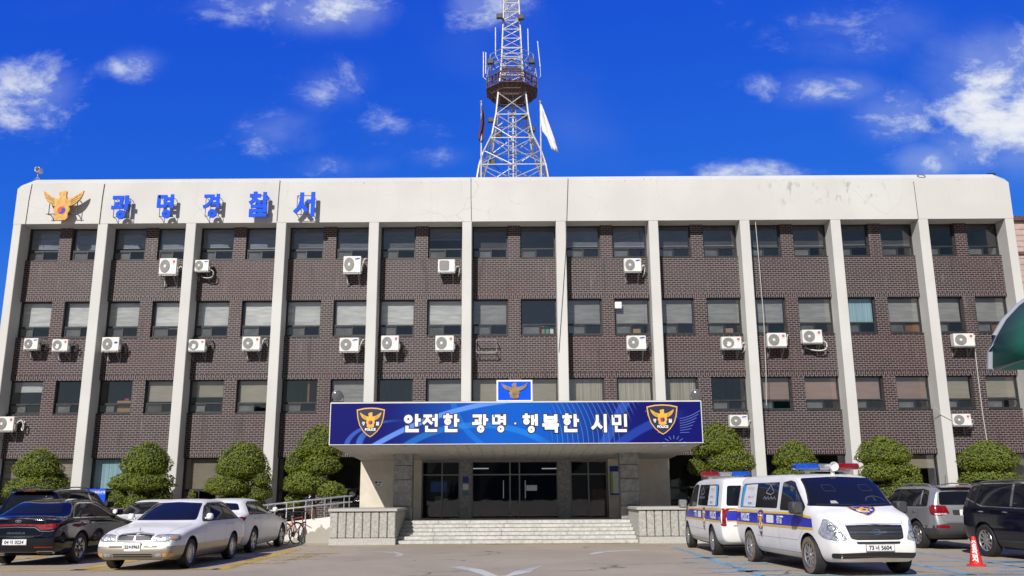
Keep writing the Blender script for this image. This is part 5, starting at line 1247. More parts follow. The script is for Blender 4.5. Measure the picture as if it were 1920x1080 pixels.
    patch(bvh, 'B', rpoly([(-ws*.94, zd_+.05), (-wm*.56, H-.15), (0, H-.125), (wm*.56, H-.15), (ws*.94, zd_+.05)], .06), .004, 'rear_window', 'car_glass', root)
    for ax in (0, wb):
        for sg in (1, -1): wheel(root, ax, sg*(wm-.125), P['rw'], .2, sg, P['rim'])
    b = MB(); b.box(.3, -wm*.7, .16, wb-.3, wm*.7, .25); b.build('underbody', 'black_plastic', root)
    return root, bvh, p
# white saloon with champagne skirts, facing the camera
SM = dict(H=1.45, rear=1.02, wb=2.7, front=.87, wm=.89, cowl=2.22, rf=1.28, rb=-.02, bk=-.62, hood_f=.77, hood_r=.93, deck_f=1.0, deck_r=.97, belt=.93, rw=.31, paint='car_white', clad='car_champagne', clad_z=.5, rim='lace',
          label='white old saloon with champagne lower skirt and oval grille, front facing us', group=None, seam='seam_light', nose=[(.2, -.06), (.3, .05), (.56, .06), (.6, -.02), (.66, -.03), (.8, -.12)])
r_, bv, pp = saloon(SM); xf = 2.7+.87
patch(bv, 'F', rpoly([(-.36, .615), (-.35, .72), (-.02, .745), (-.02, .615)], .03), .006, 'grille', 'black_plastic', r_); patch(bv, 'F', rpoly([(.36, .615), (.35, .72), (.02, .745), (.02, .615)], .03), .006, 'grille', 'black_plastic', r_)
b = MB(); strip(bv, 'F', rpoly([(-.375, .60), (-.365, .73), (-.0, .758), (.365, .73), (.375, .60)], .05), .009, .009, b, closed=True)
b.build('grille_surround', 'chrome', r_)
for sg in (1, -1):
    hl = patch(bv, 'F', rpoly([(sg*.41, .615), (sg*.44, .70), (sg*.62, .715), (sg*.80, .70), (sg*.815, .62), (sg*.6, .605)], .03), .008, 'headlight', 'lamp_clear', r_)
    b = MB(); strip(bv, 'F', rpoly([(sg*.40, .605), (sg*.43, .71), (sg*.62, .725), (sg*.81, .71), (sg*.83, .61), (sg*.6, .595)], .03), .012, .006, b, closed=True); b.build('headlight_rim', 'seam_light', hl)
    patch(bv, 'F', rpoly([(sg*.72, .63), (sg*.72, .695), (sg*.795, .69), (sg*.80, .635)], .015), .011, 'indicator', 'lamp_amber', hl)
    patch(bv, 'F', rpoly([(sg*.46, .29), (sg*.46, .36), (sg*.6, .36), (sg*.6, .29)], .015), .008, 'fog_lamp', 'lamp_clear', r_); patch(bv, 'F', rpoly([(sg*.62, .29), (sg*.62, .36), (sg*.78, .365), (sg*.77, .295)], .015), .008, 'bumper_indicator', 'lamp_amber', r_)
patch(bv, 'F', [(-.4, .29), (-.4, .35), (.4, .35), (.4, .29)], .006, 'lower_grille', 'black_plastic', r_)
b = MB(); strip(bv, 'F', [(-.4, .322), (.4, .322)], .012, .01, b); b.build('grille_bar', 'chrome', r_)
for a, c_ in ((-.5, -.22), (.22, .5)): patch(bv, 'F', [(a, .475), (a, .505), (c_, .505), (c_, .475)], .005, 'bumper_slot', 'black_plastic', r_)
seams(bv, 'F', [[(-.8, .585), (-.4, .595), (0, .597), (.4, .595), (.8, .585)]], r_, 'seam_light', .01)
seams(bv, 'T', [[(2.3, -.68), (2.7, -.67), (3.25, -.58), (3.45, -.4)], [(2.3, .68), (2.7, .67), (3.25, .58), (3.45, .4)]], r_, 'seam_light')
plate(bv, r_, 'F', 0, .485, .335, .17, [('22', -.115, 0, .085), ('누', -.04, 0, .06), ('3963', .07, 0, .085)])
q = onto(bv, 'T', 3.35, 0, 0); b = MB(); b.tube([q, q+Vector((0, 0, .05))], .006, 6); b.prism([(-.02, .05), (0, .11), (.02, .05)], lambda u, v, d: (q.x-.004+d, u, q.z+v), .008); b.build('hood_emblem', 'chrome', r_)
finish(r_, -7.75, -13.95, R(-90-1.5))
# black saloon seen from behind
GR = dict(H=1.47, rear=1.12, wb=2.85, front=.95, wm=.93, cowl=2.35, rf=1.35, rb=.0, bk=-.72, hood_f=.8, hood_r=.98, deck_f=1.08, deck_r=1.05, belt=.99, rw=.345, paint='car_black', rim='y5', trim='chrome', crease=.5,
          label='shiny black saloon with full-width red tail lamp, cut by the left photo edge', group=None, handle='chrome', tail=[(.25, -.08), (.42, .04), (.6, .06), (.72, .02), (.9, -.03), (1.1, -.02)])
r_, bv, pp = saloon(GR)
tl = patch(bv, 'B', rpoly([(-.86, .86), (-.85, .925), (-.55, .905), (0, .92), (.55, .905), (.85, .925), (.86, .86), (.78, .80), (.52, .785), (.4, .865), (0, .885), (-.4, .865), (-.52, .785), (-.78, .80)], .02, 3), .006, 'tail_lamp', 'lamp_red', r_, .04)
b = MB(); strip(bv, 'B', [(-.88, .785), (-.72, .755), (-.52, .76), (-.4, .835), (0, .85), (.4, .835), (.52, .76), (.72, .755), (.88, .785)], .014, .009, b); b.build('lamp_trim', 'chrome', tl)
for sg in (1, -1):
    patch(bv, 'B', [(sg*.42, .405), (sg*.42, .43), (sg*.8, .43), (sg*.8, .405)], .006, 'reflector', 'lamp_red', r_)
    ex = patch(bv, 'B', rpoly([(sg*.48, .25), (sg*.46, .335), (sg*.78, .335), (sg*.76, .27)], .03), .008, 'exhaust', 'black_plastic', r_)
    b = MB(); strip(bv, 'B', rpoly([(sg*.48, .25), (sg*.46, .335), (sg*.78, .335), (sg*.76, .27)], .03), .014, .011, b, closed=True); b.build('exhaust_trim', 'chrome', ex)
seams(bv, 'B', [[(-.6, 1.0), (-.58, .7), (-.5, .66), (.5, .66), (.58, .7), (.6, 1.0)]], r_)
b = MB(); strip(bv, 'B', [(-.4, .64), (.4, .64)], .01, .006, b); strip(bv, 'B', [(-.75, .235), (.75, .235)], .012, .008, b); b.build('bumper_trim', 'chrome', r_)
vs, fs = text_poly('GRANDEUR', .062); b = MB(); conform(bv, 'B', [(-q.x*1.25, .70+q.y) for q in vs], fs, b, .006); b.build('boot_lettering', 'chrome', r_)
b = MB(); strip(bv, 'B', rpoly([(-.06, .95), (-.06, 1.0), (.06, 1.0), (.06, .95)], .03), .01, .006, b, closed=True); strip(bv, 'B', [(-.025, .96), (-.015, .99)], .009, .006, b); strip(bv, 'B', [(.015, .96), (.025, .99)], .009, .006, b); strip(bv, 'B', [(-.02, .973), (.02, .977)], .009, .006, b); b.build('badge', 'chrome', r_)
plate(bv, r_, 'B', 0, .53, .52, .11, [('04', -.17, 0, .1), ('더', -.06, 0, .085), ('0224', .11, 0, .1)])
finish(r_, -11.05, -15.0, R(90))
# white saloon seen from behind, partly hidden
SO = dict(H=1.45, rear=1.05, wb=2.8, front=.98, wm=.92, cowl=2.3, rf=1.25, rb=-.15, bk=-.78, hood_f=.78, hood_r=.96, deck_f=1.08, deck_r=1.05, belt=.98, rw=.33, paint='car_white', rim='y5', label='white saloon parked rear to the older white saloon, red tail lamp showing', group=None, seam='seam_light')
r_, bv, pp = saloon(SO)
for sg in (1, -1):
    patch(bv, 'B', rpoly([(sg*.5, .85), (sg*.52, .93), (sg*.84, .97), (sg*.86, .86), (sg*.76, .78)], .03), .007, 'tail_lamp', 'lamp_red', r_)
    patch(bv, 'R' if sg < 0 else 'L', rpoly([(-1.0, .82), (-1.0, .95), (-.74, .95), (-.86, .86)], .03), .007, 'tail_lamp_side', 'lamp_red', r_)
plate(bv, r_, 'B', 0, .55, .52, .11, [('38', -.17, 0, .1), ('2741', .11, 0, .1)])
finish(r_, -7.98, -11.45, R(90-1))
# white saloon far back between black saloon and old white saloon
WH = dict(SM); WH.update(paint='car_white', clad='car_white', clad_z=None, rim='five', label='white saloon mostly hidden behind the black and the old white saloons', H=1.42)
r_, bv, pp = saloon(WH)
for sg in (1, -1): patch(bv, 'F', rpoly([(sg*.41, .615), (sg*.44, .70), (sg*.80, .70), (sg*.815, .62)], .03), .008, 'headlight', 'lamp_clear', r_)
finish(r_, -11.25, -6.9, R(-90))
# ------------------------------------------------------------------ estates: sport utility cars
def suv(P):
    H, xr, wb, wm = P['H'], -P['rear'], P['wb'], P['wm']; xf = wb+P['front']; cx_, rf = P['cowl'], P['rf']; zs0 = P['belt']
    zh, zc = P['hood_f'], P['hood_r']; rk = P['rake']
    p = dict(xs=[xr, xr+.1, xr+.3, xr+.65, .1, .65, 1.15, rf-.15, rf+.08, (rf+cx_)/2, cx_-.06, cx_+.12, (cx_+xf)/2+.05, xf-.45, xf-.2, xf-.06, xf],
             w=[(xr, wm*.86), (xr+.1, wm*.92), (xr+.35, wm*.97), (.3, wm), (wb-.5, wm), (wb+.3, wm*.985), (xf-.4, wm*.94), (xf-.15, wm*.86), (xf, wm*.76)],
             wr=[(xr, wm*.68), (xr+.4, wm*.72), (.5, wm*.74), (rf, wm*.74), (cx_, wm*.82), (xf, wm*.7)],
             zb=[(xr, .38), (xr+.4, .27), (.5, .24), (wb-.4, .24), (xf-.4, .26), (xf, .33)],
             zs=[(xr, zs0+.06), (0, zs0+.05), (wb*.5, zs0), (cx_, zc-.06), (cx_+.5, zc-.1), (xf-.3, zh-.06), (xf, zh-.12)],
             zt=[(xr, H-.13), (xr+.1, H-.1), (xr+.3, H-.06), (xr+.7, H-.02), (.9, H), (rf-.15, H-.025), (rf+.08, H-.08), ((rf+cx_)/2, (H+zc)/2+.03), (cx_-.05, zc+.06), (cx_+.12, zc), ((cx_+xf)/2, (zh+zc)/2+.03), (xf-.2, zh), (xf, zh-.06)],
             nose=[(.3, -.06), (.45, .03), (.65, .03), (.75, -.03), (.95, -.08)], tail=[(.35, -.04), (.5, .05), (.68, .04), (.8, -.03), (1.05, -.06), (1.3, -rk*.55), (H, -rk)],
             paint=P['paint'], clad=P.get('clad', P['paint']), clad_z=P.get('clad_z'), wb=wb, rw=P['rw'], ra=P['rw']+.07, wmax=wm, xcrease=[8], tbulge=.06, crease=.4)
    root = tag(empty('parked_suv'), P['label'], 'suv', None); o, bvh = car_body(p); o.parent = root
    zg = zs0+.06; Hw = H-.12; xb = 1.08
    for fc in 'LR':
        out_ = rpoly(P['dlo'](zg-.02, Hw+.01, .03), .06); dl = rpoly(P['dlo'](zg, Hw-.015, 0), .06)
        patch(bvh, fc, out_, .003, 'window_trim', P.get('trim', 'black_plastic'), root); patch(bvh, fc, dl, .006, 'side_window', 'car_glass', root)
        b = MB(); strip(bvh, fc, [(xb, zg), (xb-.05, Hw-.02)], .08, .009, b); b.build('door_pillar', P.get('bpil', 'black_plastic'), root); b = MB(); strip(bvh, fc, [(-.3, zg+.05), (-.22, Hw-.04)], .07, .009, b); b.build('door_pillar', P['paint'] if P.get('cpil') else 'black_plastic', root)
        sl = .36
        seams(bvh, fc, [[(xb, zg), (xb+.02, .6), (xb, sl)], [(cx_-.3, zg), (cx_-.28, .65), (cx_-.34, sl)], [(-.2, zg), (-.16, .85), (.3, .7)], [(P['rw']+.15, sl), (wb-P['rw']-.15, sl)]], root)
        for hx in (xb-.2, -.02): handle(bvh, root, fc, hx, zg-.13, 'chrome')
        sg = 1 if fc == 'L' else -1; q = onto(bvh, fc, cx_-.45, zg+.02, 0); mirror(root, q.x, q.y, q.z, sg, P['paint'], 1.3)
        b = MB()
        for k in range(2): strip(bvh, fc, [(P['rw']+.12, .42+k*.12), (wb-P['rw']-.12, .46+k*.16)], .012, .004, b)
        b.build('body_crease', P.get('crm', 'seam'), root)
        qs = [onto(bvh, 'T', x, sg*wm*.60, 0) for x in (xr+.55, xr+.75, .6, rf-.35, rf-.2)]
        hh = (.0, .06, .075, .06, .0); b = MB(); b.tube([q+Vector((0, 0, h_)) for q, h_ in zip(qs, hh)], .018, 8)
        if P['rail']: b.build('roof_rail', P['rail'], root, smooth=True)
    patch(bvh, 'F', rpoly([(-wm*.76, zc+.08), (-wm*.64, H-.1), (0, H-.08), (wm*.64, H-.1), (wm*.76, zc+.08)], .05), .005, 'windscreen', 'car_glass', root)
    patch(bvh, 'B', rpoly([(-wm*.70, zs0+.1), (-wm*.62, H-.2), (0, H-.185), (wm*.62, H-.2), (wm*.70, zs0+.1)], .07), .005, 'rear_window', 'car_glass', root)
    q = onto(bvh, 'T', xr+.42, 0, .0); b = MB(); b.cbox(-.22, -wm*.6, -.02, .1, wm*.6, .02, .015); o = b.build('rear_spoiler', P['paint'], root, smooth=True); o.location = (q.x-.12, 0, q.z+.005); o.rotation_euler = (0, R(-6), 0)
    b = MB(); b.box(-.11, -.16, -.012, -.1, .16, .01) if 0 else b.box(-.228, -.16, -.01, -.221, .16, .01); b.build('brake_light', 'lamp_red', o)
    for ax in (0, wb):
        for sg in (1, -1): wheel(root, ax, sg*(wm-.13), P['rw'], .23, sg, P['rim'])
    MB().box(.3, -wm*.7, .2, wb-.3, wm*.7, .32).build('underbody', 'black_plastic', root)
    return root, bvh
SR = dict(H=1.7, rear=.98, wb=2.7, front=.98, wm=.94, cowl=2.34, rf=1.55, belt=1.06, hood_f=.98, hood_r=1.14, rake=.26, rw=.365, paint='car_silver', clad='cladding', clad_z=.56, rim='multi', rail='car_silver', crm='car_silver', cpil=1,
          label='silver suv with grey lower cladding and roof rails, rear lamp facing us',
          dlo=lambda a, h, g: [(-.62-g, a+.02), (-.5-g, h-.06), (-.2, h), (1.35, h), (1.62+g, h-.08), (2.12+g, a)])
r_, bv = suv(SR)
for sg in (1, -1):
    tl = patch(bv, 'B', rpoly([(sg*.44, .94), (sg*.50, 1.14), (sg*.83, 1.16), (sg*.86, .90), (sg*.7, .88)], .02), .008, 'tail_lamp', 'lamp_red', r_, .05); patch(bv, 'B', rpoly([(sg*.5, .905), (sg*.5, .95), (sg*.82, .945), (sg*.8, .90)], .015), .011, 'reversing_lamp', 'lamp_clear', tl)
    patch(bv, 'L' if sg > 0 else 'R', rpoly([(-.93, .9), (-.9, 1.14), (-.74, 1.12), (-.8, .92)], .02), .008, 'tail_lamp_side', 'lamp_red', r_, .05)
    patch(bv, 'B', rpoly([(sg*.5, .56), (sg*.5, .64), (sg*.82, .64), (sg*.8, .57)], .02), .008, 'reflector', 'lamp_red', r_)
patch(bv, 'B', rpoly([(-.94, .62), (-.5, .7), (.5, .7), (.94, .62), (.94, .4), (-.94, .4)], .04), .004, 'rear_bumper', 'cladding', r_)
patch(bv, 'B', rpoly([(-.35, .90), (-.35, 1.03), (.35, 1.03), (.35, .90)], .03), .005, 'plate_recess', 'seam', r_); plate(bv, r_, 'B', 0, .96, .335, .155, [('51', -.06, .035, .06), ('8036', 0, -.03, .085)])
vs, fs = text_poly('SORENTO', .055); b = MB(); conform(bv, 'B', [(-q.x-.6, .83+q.y) for q in vs], fs, b, .006); b.build('tailgate_lettering', 'chrome', r_)
seams(bv, 'B', [[(-.68, 1.3), (-.66, .85), (-.6, .72), (.6, .72), (.66, .85), (.68, 1.3)]], r_)
b = MB(); b.tube([(0, 0, 0), (-.08, 0, .28)], .006, 5); o = b.build('aerial', 'black_plastic', r_); o.location = onto(bv, 'T', -.25, .1, 0)
finish(r_, 12.0, -11.3, R(90+2))
SF = dict(H=1.81, rear=1.0, wb=2.7, front=.95, wm=.94, cowl=2.4, rf=1.62, belt=1.11, hood_f=1.0, hood_r=1.15, rake=.3, rw=.37, paint='car_navy', clad='cladding', clad_z=.42, rim='multi', rail=None, trim='chrome', bpil='chrome', crm='car_black',
          label='dark navy suv with chrome window trim, cut by the right photo edge', dlo=lambda a, h, g: [(-.78-g, a+.2), (-.55-g, h-.04), (-.2, h), (1.4, h), (1.68+g, h-.08), (2.15+g, a-.04), (.0, a)])
r_, bv = suv(SF)
sf_root = r_
for sg in (1, -1):
    patch(bv, 'B', rpoly([(sg*.44, .95), (sg*.46, 1.08), (sg*.85, 1.14), (sg*.86, .93)], .03), .008, 'tail_lamp', 'lamp_red', r_, .05)
    patch(bv, 'L' if sg > 0 else 'R', rpoly([(-1.0, .95), (-.97, 1.16), (-.74, 1.1), (-.82, 1.0)], .04), .008, 'tail_lamp_side', 'lamp_red', r_, .05)
finish(r_, 12.12, -14.6, R(-84))
DS = dict(SF); DS.update(label='black suv with grey roof rails behind the black saloon at the left', trim='black_plastic', rail='bracket', paint='car_black', H=1.74, crm='car_black')
r_, bv = suv(DS); finish(r_, -13.45, -10.4, R(90))
# ------------------------------------------------------------------ police vans
def van(label, front):
    H, wb, wm, xr = 1.9, 3.15, .95, -.93; xf = wb+.86; cx_, rf = wb+.30, wb-.72; zc, zh = 1.20, .98
    p = dict(xs=[xr, xr+.08, xr+.3, -.2, .5, 1.2, 1.9, rf-.12, rf+.1, (rf+cx_)/2, cx_-.08, cx_+.1, cx_+.3, xf-.14, xf-.04, xf],
             w=[(xr, wm*.93), (xr+.1, wm*.96), (.0, wm), (wb-.4, wm), (wb+.3, wm*.98), (xf-.35, wm*.93), (xf-.12, wm*.86), (xf, wm*.76)],
             wr=[(xr, wm*.78), (xr+.4, wm*.82), (rf, wm*.815), (cx_, wm*.86), (xf, wm*.7)],
             zb=[(xr, .34), (xr+.4, .26), (wb-.4, .24), (xf-.4, .24), (xf, .26)],
             zs=[(xr, 1.10), (wb*.6, 1.10), (cx_-.3, 1.08), (cx_, zc-.08), (cx_+.3, zc-.14), (xf-.1, zh-.06), (xf, zh-.12)],
             zt=[(xr, H-.08), (xr+.08, H-.03), (xr+.4, H), (rf-.2, H-.01), (rf+.1, H-.08), ((rf+cx_)/2, (H+zc)/2+.05), (cx_-.06, zc+.07), (cx_+.1, zc+.01), (cx_+.3, zc-.06), (xf-.12, zh+.02), (xf, zh-.04)],
             nose=[(.25, -.06), (.35, .04), (.6, .05), (.72, .0), (.9, -.09)], tail=[(.35, -.05), (.5, .02), (1., .0), (1.2, -.02), (1.85, -.1)],
             paint='van_white', wb=wb, rw=.345, ra=.41, wmax=wm, xcrease=[8], tbulge=.05, crease=.15)
    root = tag(empty('police_van'), label, 'van', None); o, bv = car_body(p); o.parent = root
    for fc in 'LR':
        sg = 1 if fc == 'L' else -1; k = sg*-1
        fw_ = rpoly([(1.83, 1.17), (1.85, 1.70), (2.2, 1.735), (2.42, 1.70), (2.98, 1.24), (2.95, 1.15)], .06)
        patch(bv, fc, [(x+(x-2.4)*.04, z+(z-1.44)*.05) for x, z in fw_], .003, 'window_rubber', 'black_plastic', root)
        patch(bv, fc, fw_, .006, 'front_side_window', 'car_glass', root)
        sw = rpoly([(-.62, 1.19), (-.55, 1.66), (-.45, 1.71), (1.66, 1.72), (1.66, 1.19)], .05); patch(bv, fc, sw, .006, 'side_window', 'car_glass', root)
        # side poster behind the glass of the rear window
        po = patch(bv, fc, [(-.5, 1.2), (-.44, 1.68), (.42, 1.69), (.42, 1.2)], .009, 'window_poster', 'poster', root)
        patch(bv, fc, [(-.56, 1.2), (-.48, 1.68), (-.26, 1.69), (-.38, 1.42), (-.40, 1.2)] if True else [], .0115, 'poster_band', 'poster_blue', po)
        for txt, z, sz, m_ in (('안전한 광명', 1.56, .085, 'gold_flat'), ('행복한 시민', 1.38, .07, 'red'), ('광명경찰서', 1.25, .06, 'navy')):
            vs, fs = text_poly(txt, sz); b = MB(); conform(bv, fc, [(.05-k*-1*q.x*(-1) if False else .05+(-sg)*q.x, z+q.y) for q in vs], fs, b, .0115); b.build('poster_line', m_, po)
        # door emblem drawn on the dark glass
        b = MB(); b2 = [(.98, 1.5), (1.2, 1.66), (1.42, 1.52), (1.25, 1.46)]; strip(bv, fc, b2, .014, .0095, b, closed=True)
        for q in range(4): strip(bv, fc, [(.85+q*.18, 1.37), (.93+q*.18, 1.42), (1.0+q*.18, 1.36)], .016, .0095, b)
        b.build('glass_emblem', mat('glass_print', (.35, .38, .5), .5), root)
        z1, z0 = 1.085, .845
        st = patch(bv, fc, [(-.88, z0), (-.88, z1), (2.6, z1+.0), (3.35, z1-.06), (3.38, z0-.0)], .003, 'stripe', 'stripe_blue', root)
        b = MB(); strip(bv, fc, [(-.88, z1+.012), (2.6, z1+.012), (3.32, z1-.05)], .042, .0045, b); strip(bv, fc, [(-.88, z0-.012), (3.4, z0-.012)], .042, .0045, b); b.build('yellow_line', 'stripe_yellow', st)
        rd = lambda u: -sg*u                                  # reading direction on this side
        vs, fs = text_poly('POLICE', .215, .012); b = MB(); conform(bv, fc, [(-.22+rd(q.x)*.82, .9+q.y) for q in vs], fs, b, .006); b.build('police_lettering', 'white', root)
        vs, fs = text_poly('112', .12); b = MB(); conform(bv, fc, [(-.78+rd(q.x)*.8, .88+q.y*.6) for q in vs], fs, b, .006)
        for ch, x in (('경', 1.78), ('찰', 2.05)):
            pass
        vs, fs = text_poly('경찰', .17, .004); conform(bv, fc, [(1.82+rd(q.x), .905+q.y) for q in vs], fs, b, .006); b.build('small_lettering', 'white', root)
        b = MB(); pl_ = rpoly([(1.12, .885), (1.12, 1.045), (1.52, 1.045), (1.52, .885)], .03, 3); conform(bv, fc, pl_, [tuple(range(len(pl_)))], b, .006); b.build('white_label', 'white', root)
        s5 = MB(); shield(s5, 0, 0, .17, .3, lambda u, v, d: (rd(u)+.78, 0., v+.86) if False else Vector((rd(u)+.78, d, v+.86)), (0, 1, 2, 3, 4, 5))
        s5.v = [tuple(onto(bv, fc, q[0], q[2], .006+q[1])) for q in s5.v]; s5.build('shield_badge', ['gold_flat', 'red', 'tblue', 'gold_dark', 'tblue', 'white'], root)
        seams(bv, fc, [[(1.76, 1.72), (1.77, .9), (1.76, .36)], [(3.02, 1.15), (3.0, .85), (2.75, .62)], [(.62, 1.74), (.62, .55), (.5, .42)], [(.45, .36), (2.72, .36)], [(.5, .60), (2.7, .60)], [(-.86, 1.13), (.62, 1.13)]], root, 'seam_light')
        for hx in (1.92, .76): handle(bv, root, fc, hx, .78 if False else 1.02, 'van_white')
        q = onto(bv, fc, 2.95, 1.13, 0); mirror(root, q.x, q.y, q.z-.02, sg, 'cladding' if front else 'bracket', 1.7)
        patch(bv, fc, rpoly([(2.86, 1.0), (2.86, 1.03), (2.94, 1.03), (2.94, 1.0)], .01), .007, 'side_indicator', 'lamp_amber', root)
        for ax in (0, wb): wheel(root, ax, sg*(wm-.125), .345, .23, sg, 'multi', 'rubber_muddy' if front else 'rubber')
    ws = [(-.83, 1.26), (-.80, 1.32), (-.70, 1.77), (0, 1.8), (.70, 1.77), (.80, 1.32), (.83, 1.26), (0, 1.235)]
    patch(bv, 'F', rpoly([(x*1.025, z+(z-1.5)*.04) for x, z in ws], .05), .006, 'windscreen_rubber', 'black_plastic', root); wsg = patch(bv, 'F', rpoly(ws, .05), .010, 'windscreen', 'car_glass', root)
    if front:                                                 # seen through the windscreen
        b = MB(); strip(bv, 'F', arc(.42, 1.32, .2, .1, 5, 175, 10), .018, .012, b); strip(bv, 'F', [(.42, 1.33), (.42, 1.40)], .03, .012, b); b.build('steering_wheel', mat('dim_grey', (.045, .05, .06), .5), wsg)
        for q in (-.35, .4):
            b = MB(); strip(bv, 'F', rpoly([(q-.12, 1.52), (q-.1, 1.64), (q+.1, 1.64), (q+.12, 1.52)], .04), .016, .012, b, closed=True); b.build('seat', mat('dim_seat', (.02, .022, .03), .6), wsg)
        b = MB(); strip(bv, 'F', [(-.75, 1.275), (-.1, 1.262)], .02, .013, b); strip(bv, 'F', [(.0, 1.262), (.62, 1.272)], .02, .013, b); b.build('wiper', 'black_plastic', root)
        b = MB(); pl_ = [(-.5, 1.29), (-.36, 1.29), (-.38, 1.34), (-.48, 1.34)]; conform(bv, 'F', pl_, [(0, 1, 2, 3)], b, .012); b.build('dashboard_paper', 'ac_ring', wsg)
    g_ = patch(bv, 'F', rpoly([(-.50, .68), (-.54, .89), (0, .905), (.54, .89), (.50, .68), (.4, .655), (-.4, .655)], .03), .008, 'grille', 'black_plastic', root)
    b = MB(); strip(bv, 'F', [(-.5, .785), (.5, .785)], .034, .014, b); strip(bv, 'F', [(-.54, .893), (0, .912), (.54, .893)], .018, .013, b); b.build('grille_bar', 'chrome', g_)
    for z_ in (.7, .73, .84, .86): b = MB(); strip(bv, 'F', [(-.5, z_), (.5, z_)], .008, .012, b); b.build('grille_slat', 'cladding', g_)
    b = MB(); strip(bv, 'F', [(.075*math.cos(R(a)), .785+.045*math.sin(R(a))) for a in range(0, 360, 20)], .014, .02, b, closed=True); strip(bv, 'F', [(-.035, .755), (-.02, .815)], .014, .02, b); strip(bv, 'F', [(.02, .755), (.035, .815)], .014, .02, b); strip(bv, 'F', [(-.03, .78), (.03, .79)], .014, .02, b); b.build('badge', 'chrome', g_)
    patch(bv, 'F', rpoly([(-.40, .585), (-.42, .625), (.42, .625), (.40, .585)], .015), .008, 'upper_slot', 'black_plastic', root)
    patch(bv, 'F', rpoly([(-.78, .33), (-.80, .42), (0, .45), (.80, .42), (.78, .33), (0, .35)], .03), .008, 'lower_intake', 'black_plastic', root)
    b = MB(); strip(bv, 'F', [(-.72, .375), (.72, .375)], .012, .012, b); b.build('intake_bar', 'cladding', root)
    for sg in (1, -1):
        h_ = patch(bv, 'F', rpoly([(sg*.56, .66), (sg*.62, .78), (sg*.76, 1.0), (sg*.84, 1.03), (sg*.90, .78), (sg*.86, .67), (sg*.7, .63)], .04), .009, 'headlight', 'lamp_clear', root, .05)
        for (u, v, rr_) in ((.70, .74, .055), (.77, .86, .05)):
            b = MB(); strip(bv, 'F', arc(sg*u, v, rr_, rr_, 0, 340, 14), .01, .013, b, closed=True); b.build('reflector_ring', 'chrome', h_)
    plate(bv, root, 'F', 0 if not front else 0, .52, .52, .11, [('73', -.17, 0, .1), ('너', -.06, 0, .085), ('5604', .11, 0, .1)] if front else [('73', -.17, 0, .1), ('5611', .11, 0, .1)])
    s5 = MB(); shield(s5, 0, 0, .27, .2, lambda u, v, d: Vector((3.63-v*.75, u, d)), (0, 1, 2, 3, 4, 5)); s5.v = [tuple(onto(bv, 'T', q[0], q[1], .006+q[2])) for q in s5.v]; s5.build('hood_badge', ['gold_flat', 'red', 'tblue', 'gold_dark', 'tblue', 'white'], root)
    seams(bv, 'F', [[(-.62, 1.0), (-.58, .93), (0, .94), (.58, .93), (.62, 1.0)]], root, 'seam_light')
    # rear
    patch(bv, 'B', rpoly([(-.74, 1.2), (-.68, 1.68), (.68, 1.68), (.74, 1.2)], .06), .006, 'rear_window', 'car_glass', root)
    st = patch(bv, 'B', [(-.75, .85), (-.75, 1.08), (.75, 1.08), (.75, .85)], .003, 'rear_stripe', 'stripe_blue', root); b = MB(); strip(bv, 'B', [(-.75, 1.1), (.75, 1.1)], .03, .0045, b); strip(bv, 'B', [(-.75, .835), (.75, .835)], .03, .0045, b); b.build('yellow_line', 'stripe_yellow', st)
    for sg in (1, -1):
        patch(bv, 'B', rpoly([(sg*.76, .72), (sg*.78, 1.14), (sg*.84, 1.15), (sg*.87, .72)], .03), .008, 'tail_lamp', 'lamp_red', root, .05)
        patch(bv, 'L' if sg > 0 else 'R', rpoly([(-.97, .72), (-.95, 1.15), (-.885, 1.13), (-.87, .95), (-.90, .74)], .02), .008, 'tail_lamp_side', 'lamp_red', root, .05)
    # light bar
    lb = empty('light_bar'); lb.parent = root; lb.location = (rf-.28, 0, H+.02)
    b = MB(); b.box(-.06, -.5, .0, .06, .5, .035)
    for y in (-.42, .42): b.box(-.05, y-.05, -.04, .05, y+.05, -.001)
    b.build('bar_base', 'steel_bright', lb)
    for sg, m_ in ((-1, 'lamp_blue'), (1, 'lamp_red')):
        b = MB(); b.cbox(-.13, .17 if sg > 0 else -.68, .04, .13, .68 if sg > 0 else -.17, .165, .035); b.build('beacon', m_, lb, smooth=True)
    b = MB(); b.cbox(-.11, -.168, .04, .11, .168, .16, .02); b.build('speaker', 'rim', lb)
    if front: b = MB(); b.lathe([(0, .02), (.05, .03), (.085, .08), (.09, .085), (.095, .07), (.05, -.06), (0, -.07)], 18, 'x', (.16, .08, .1)); b.box(.1, .05, -.1, .16, .11, .04); b.build('search_lamp', 'van_white', lb, smooth=True)
    MB().box(.3, -wm*.7, .2, wb-.3, wm*.7, .32).build('underbody', 'black_plastic', root)
    return root
v1 = van('white police van facing us with muddy tyres and blue and red light bar', True); finish(v1, 6.25, -15.75, R(-90+5.5))
v2 = van('white police van seen from behind its left rear, behind the facing van', False); finish(v2, 5.9, -13.55, R(90))
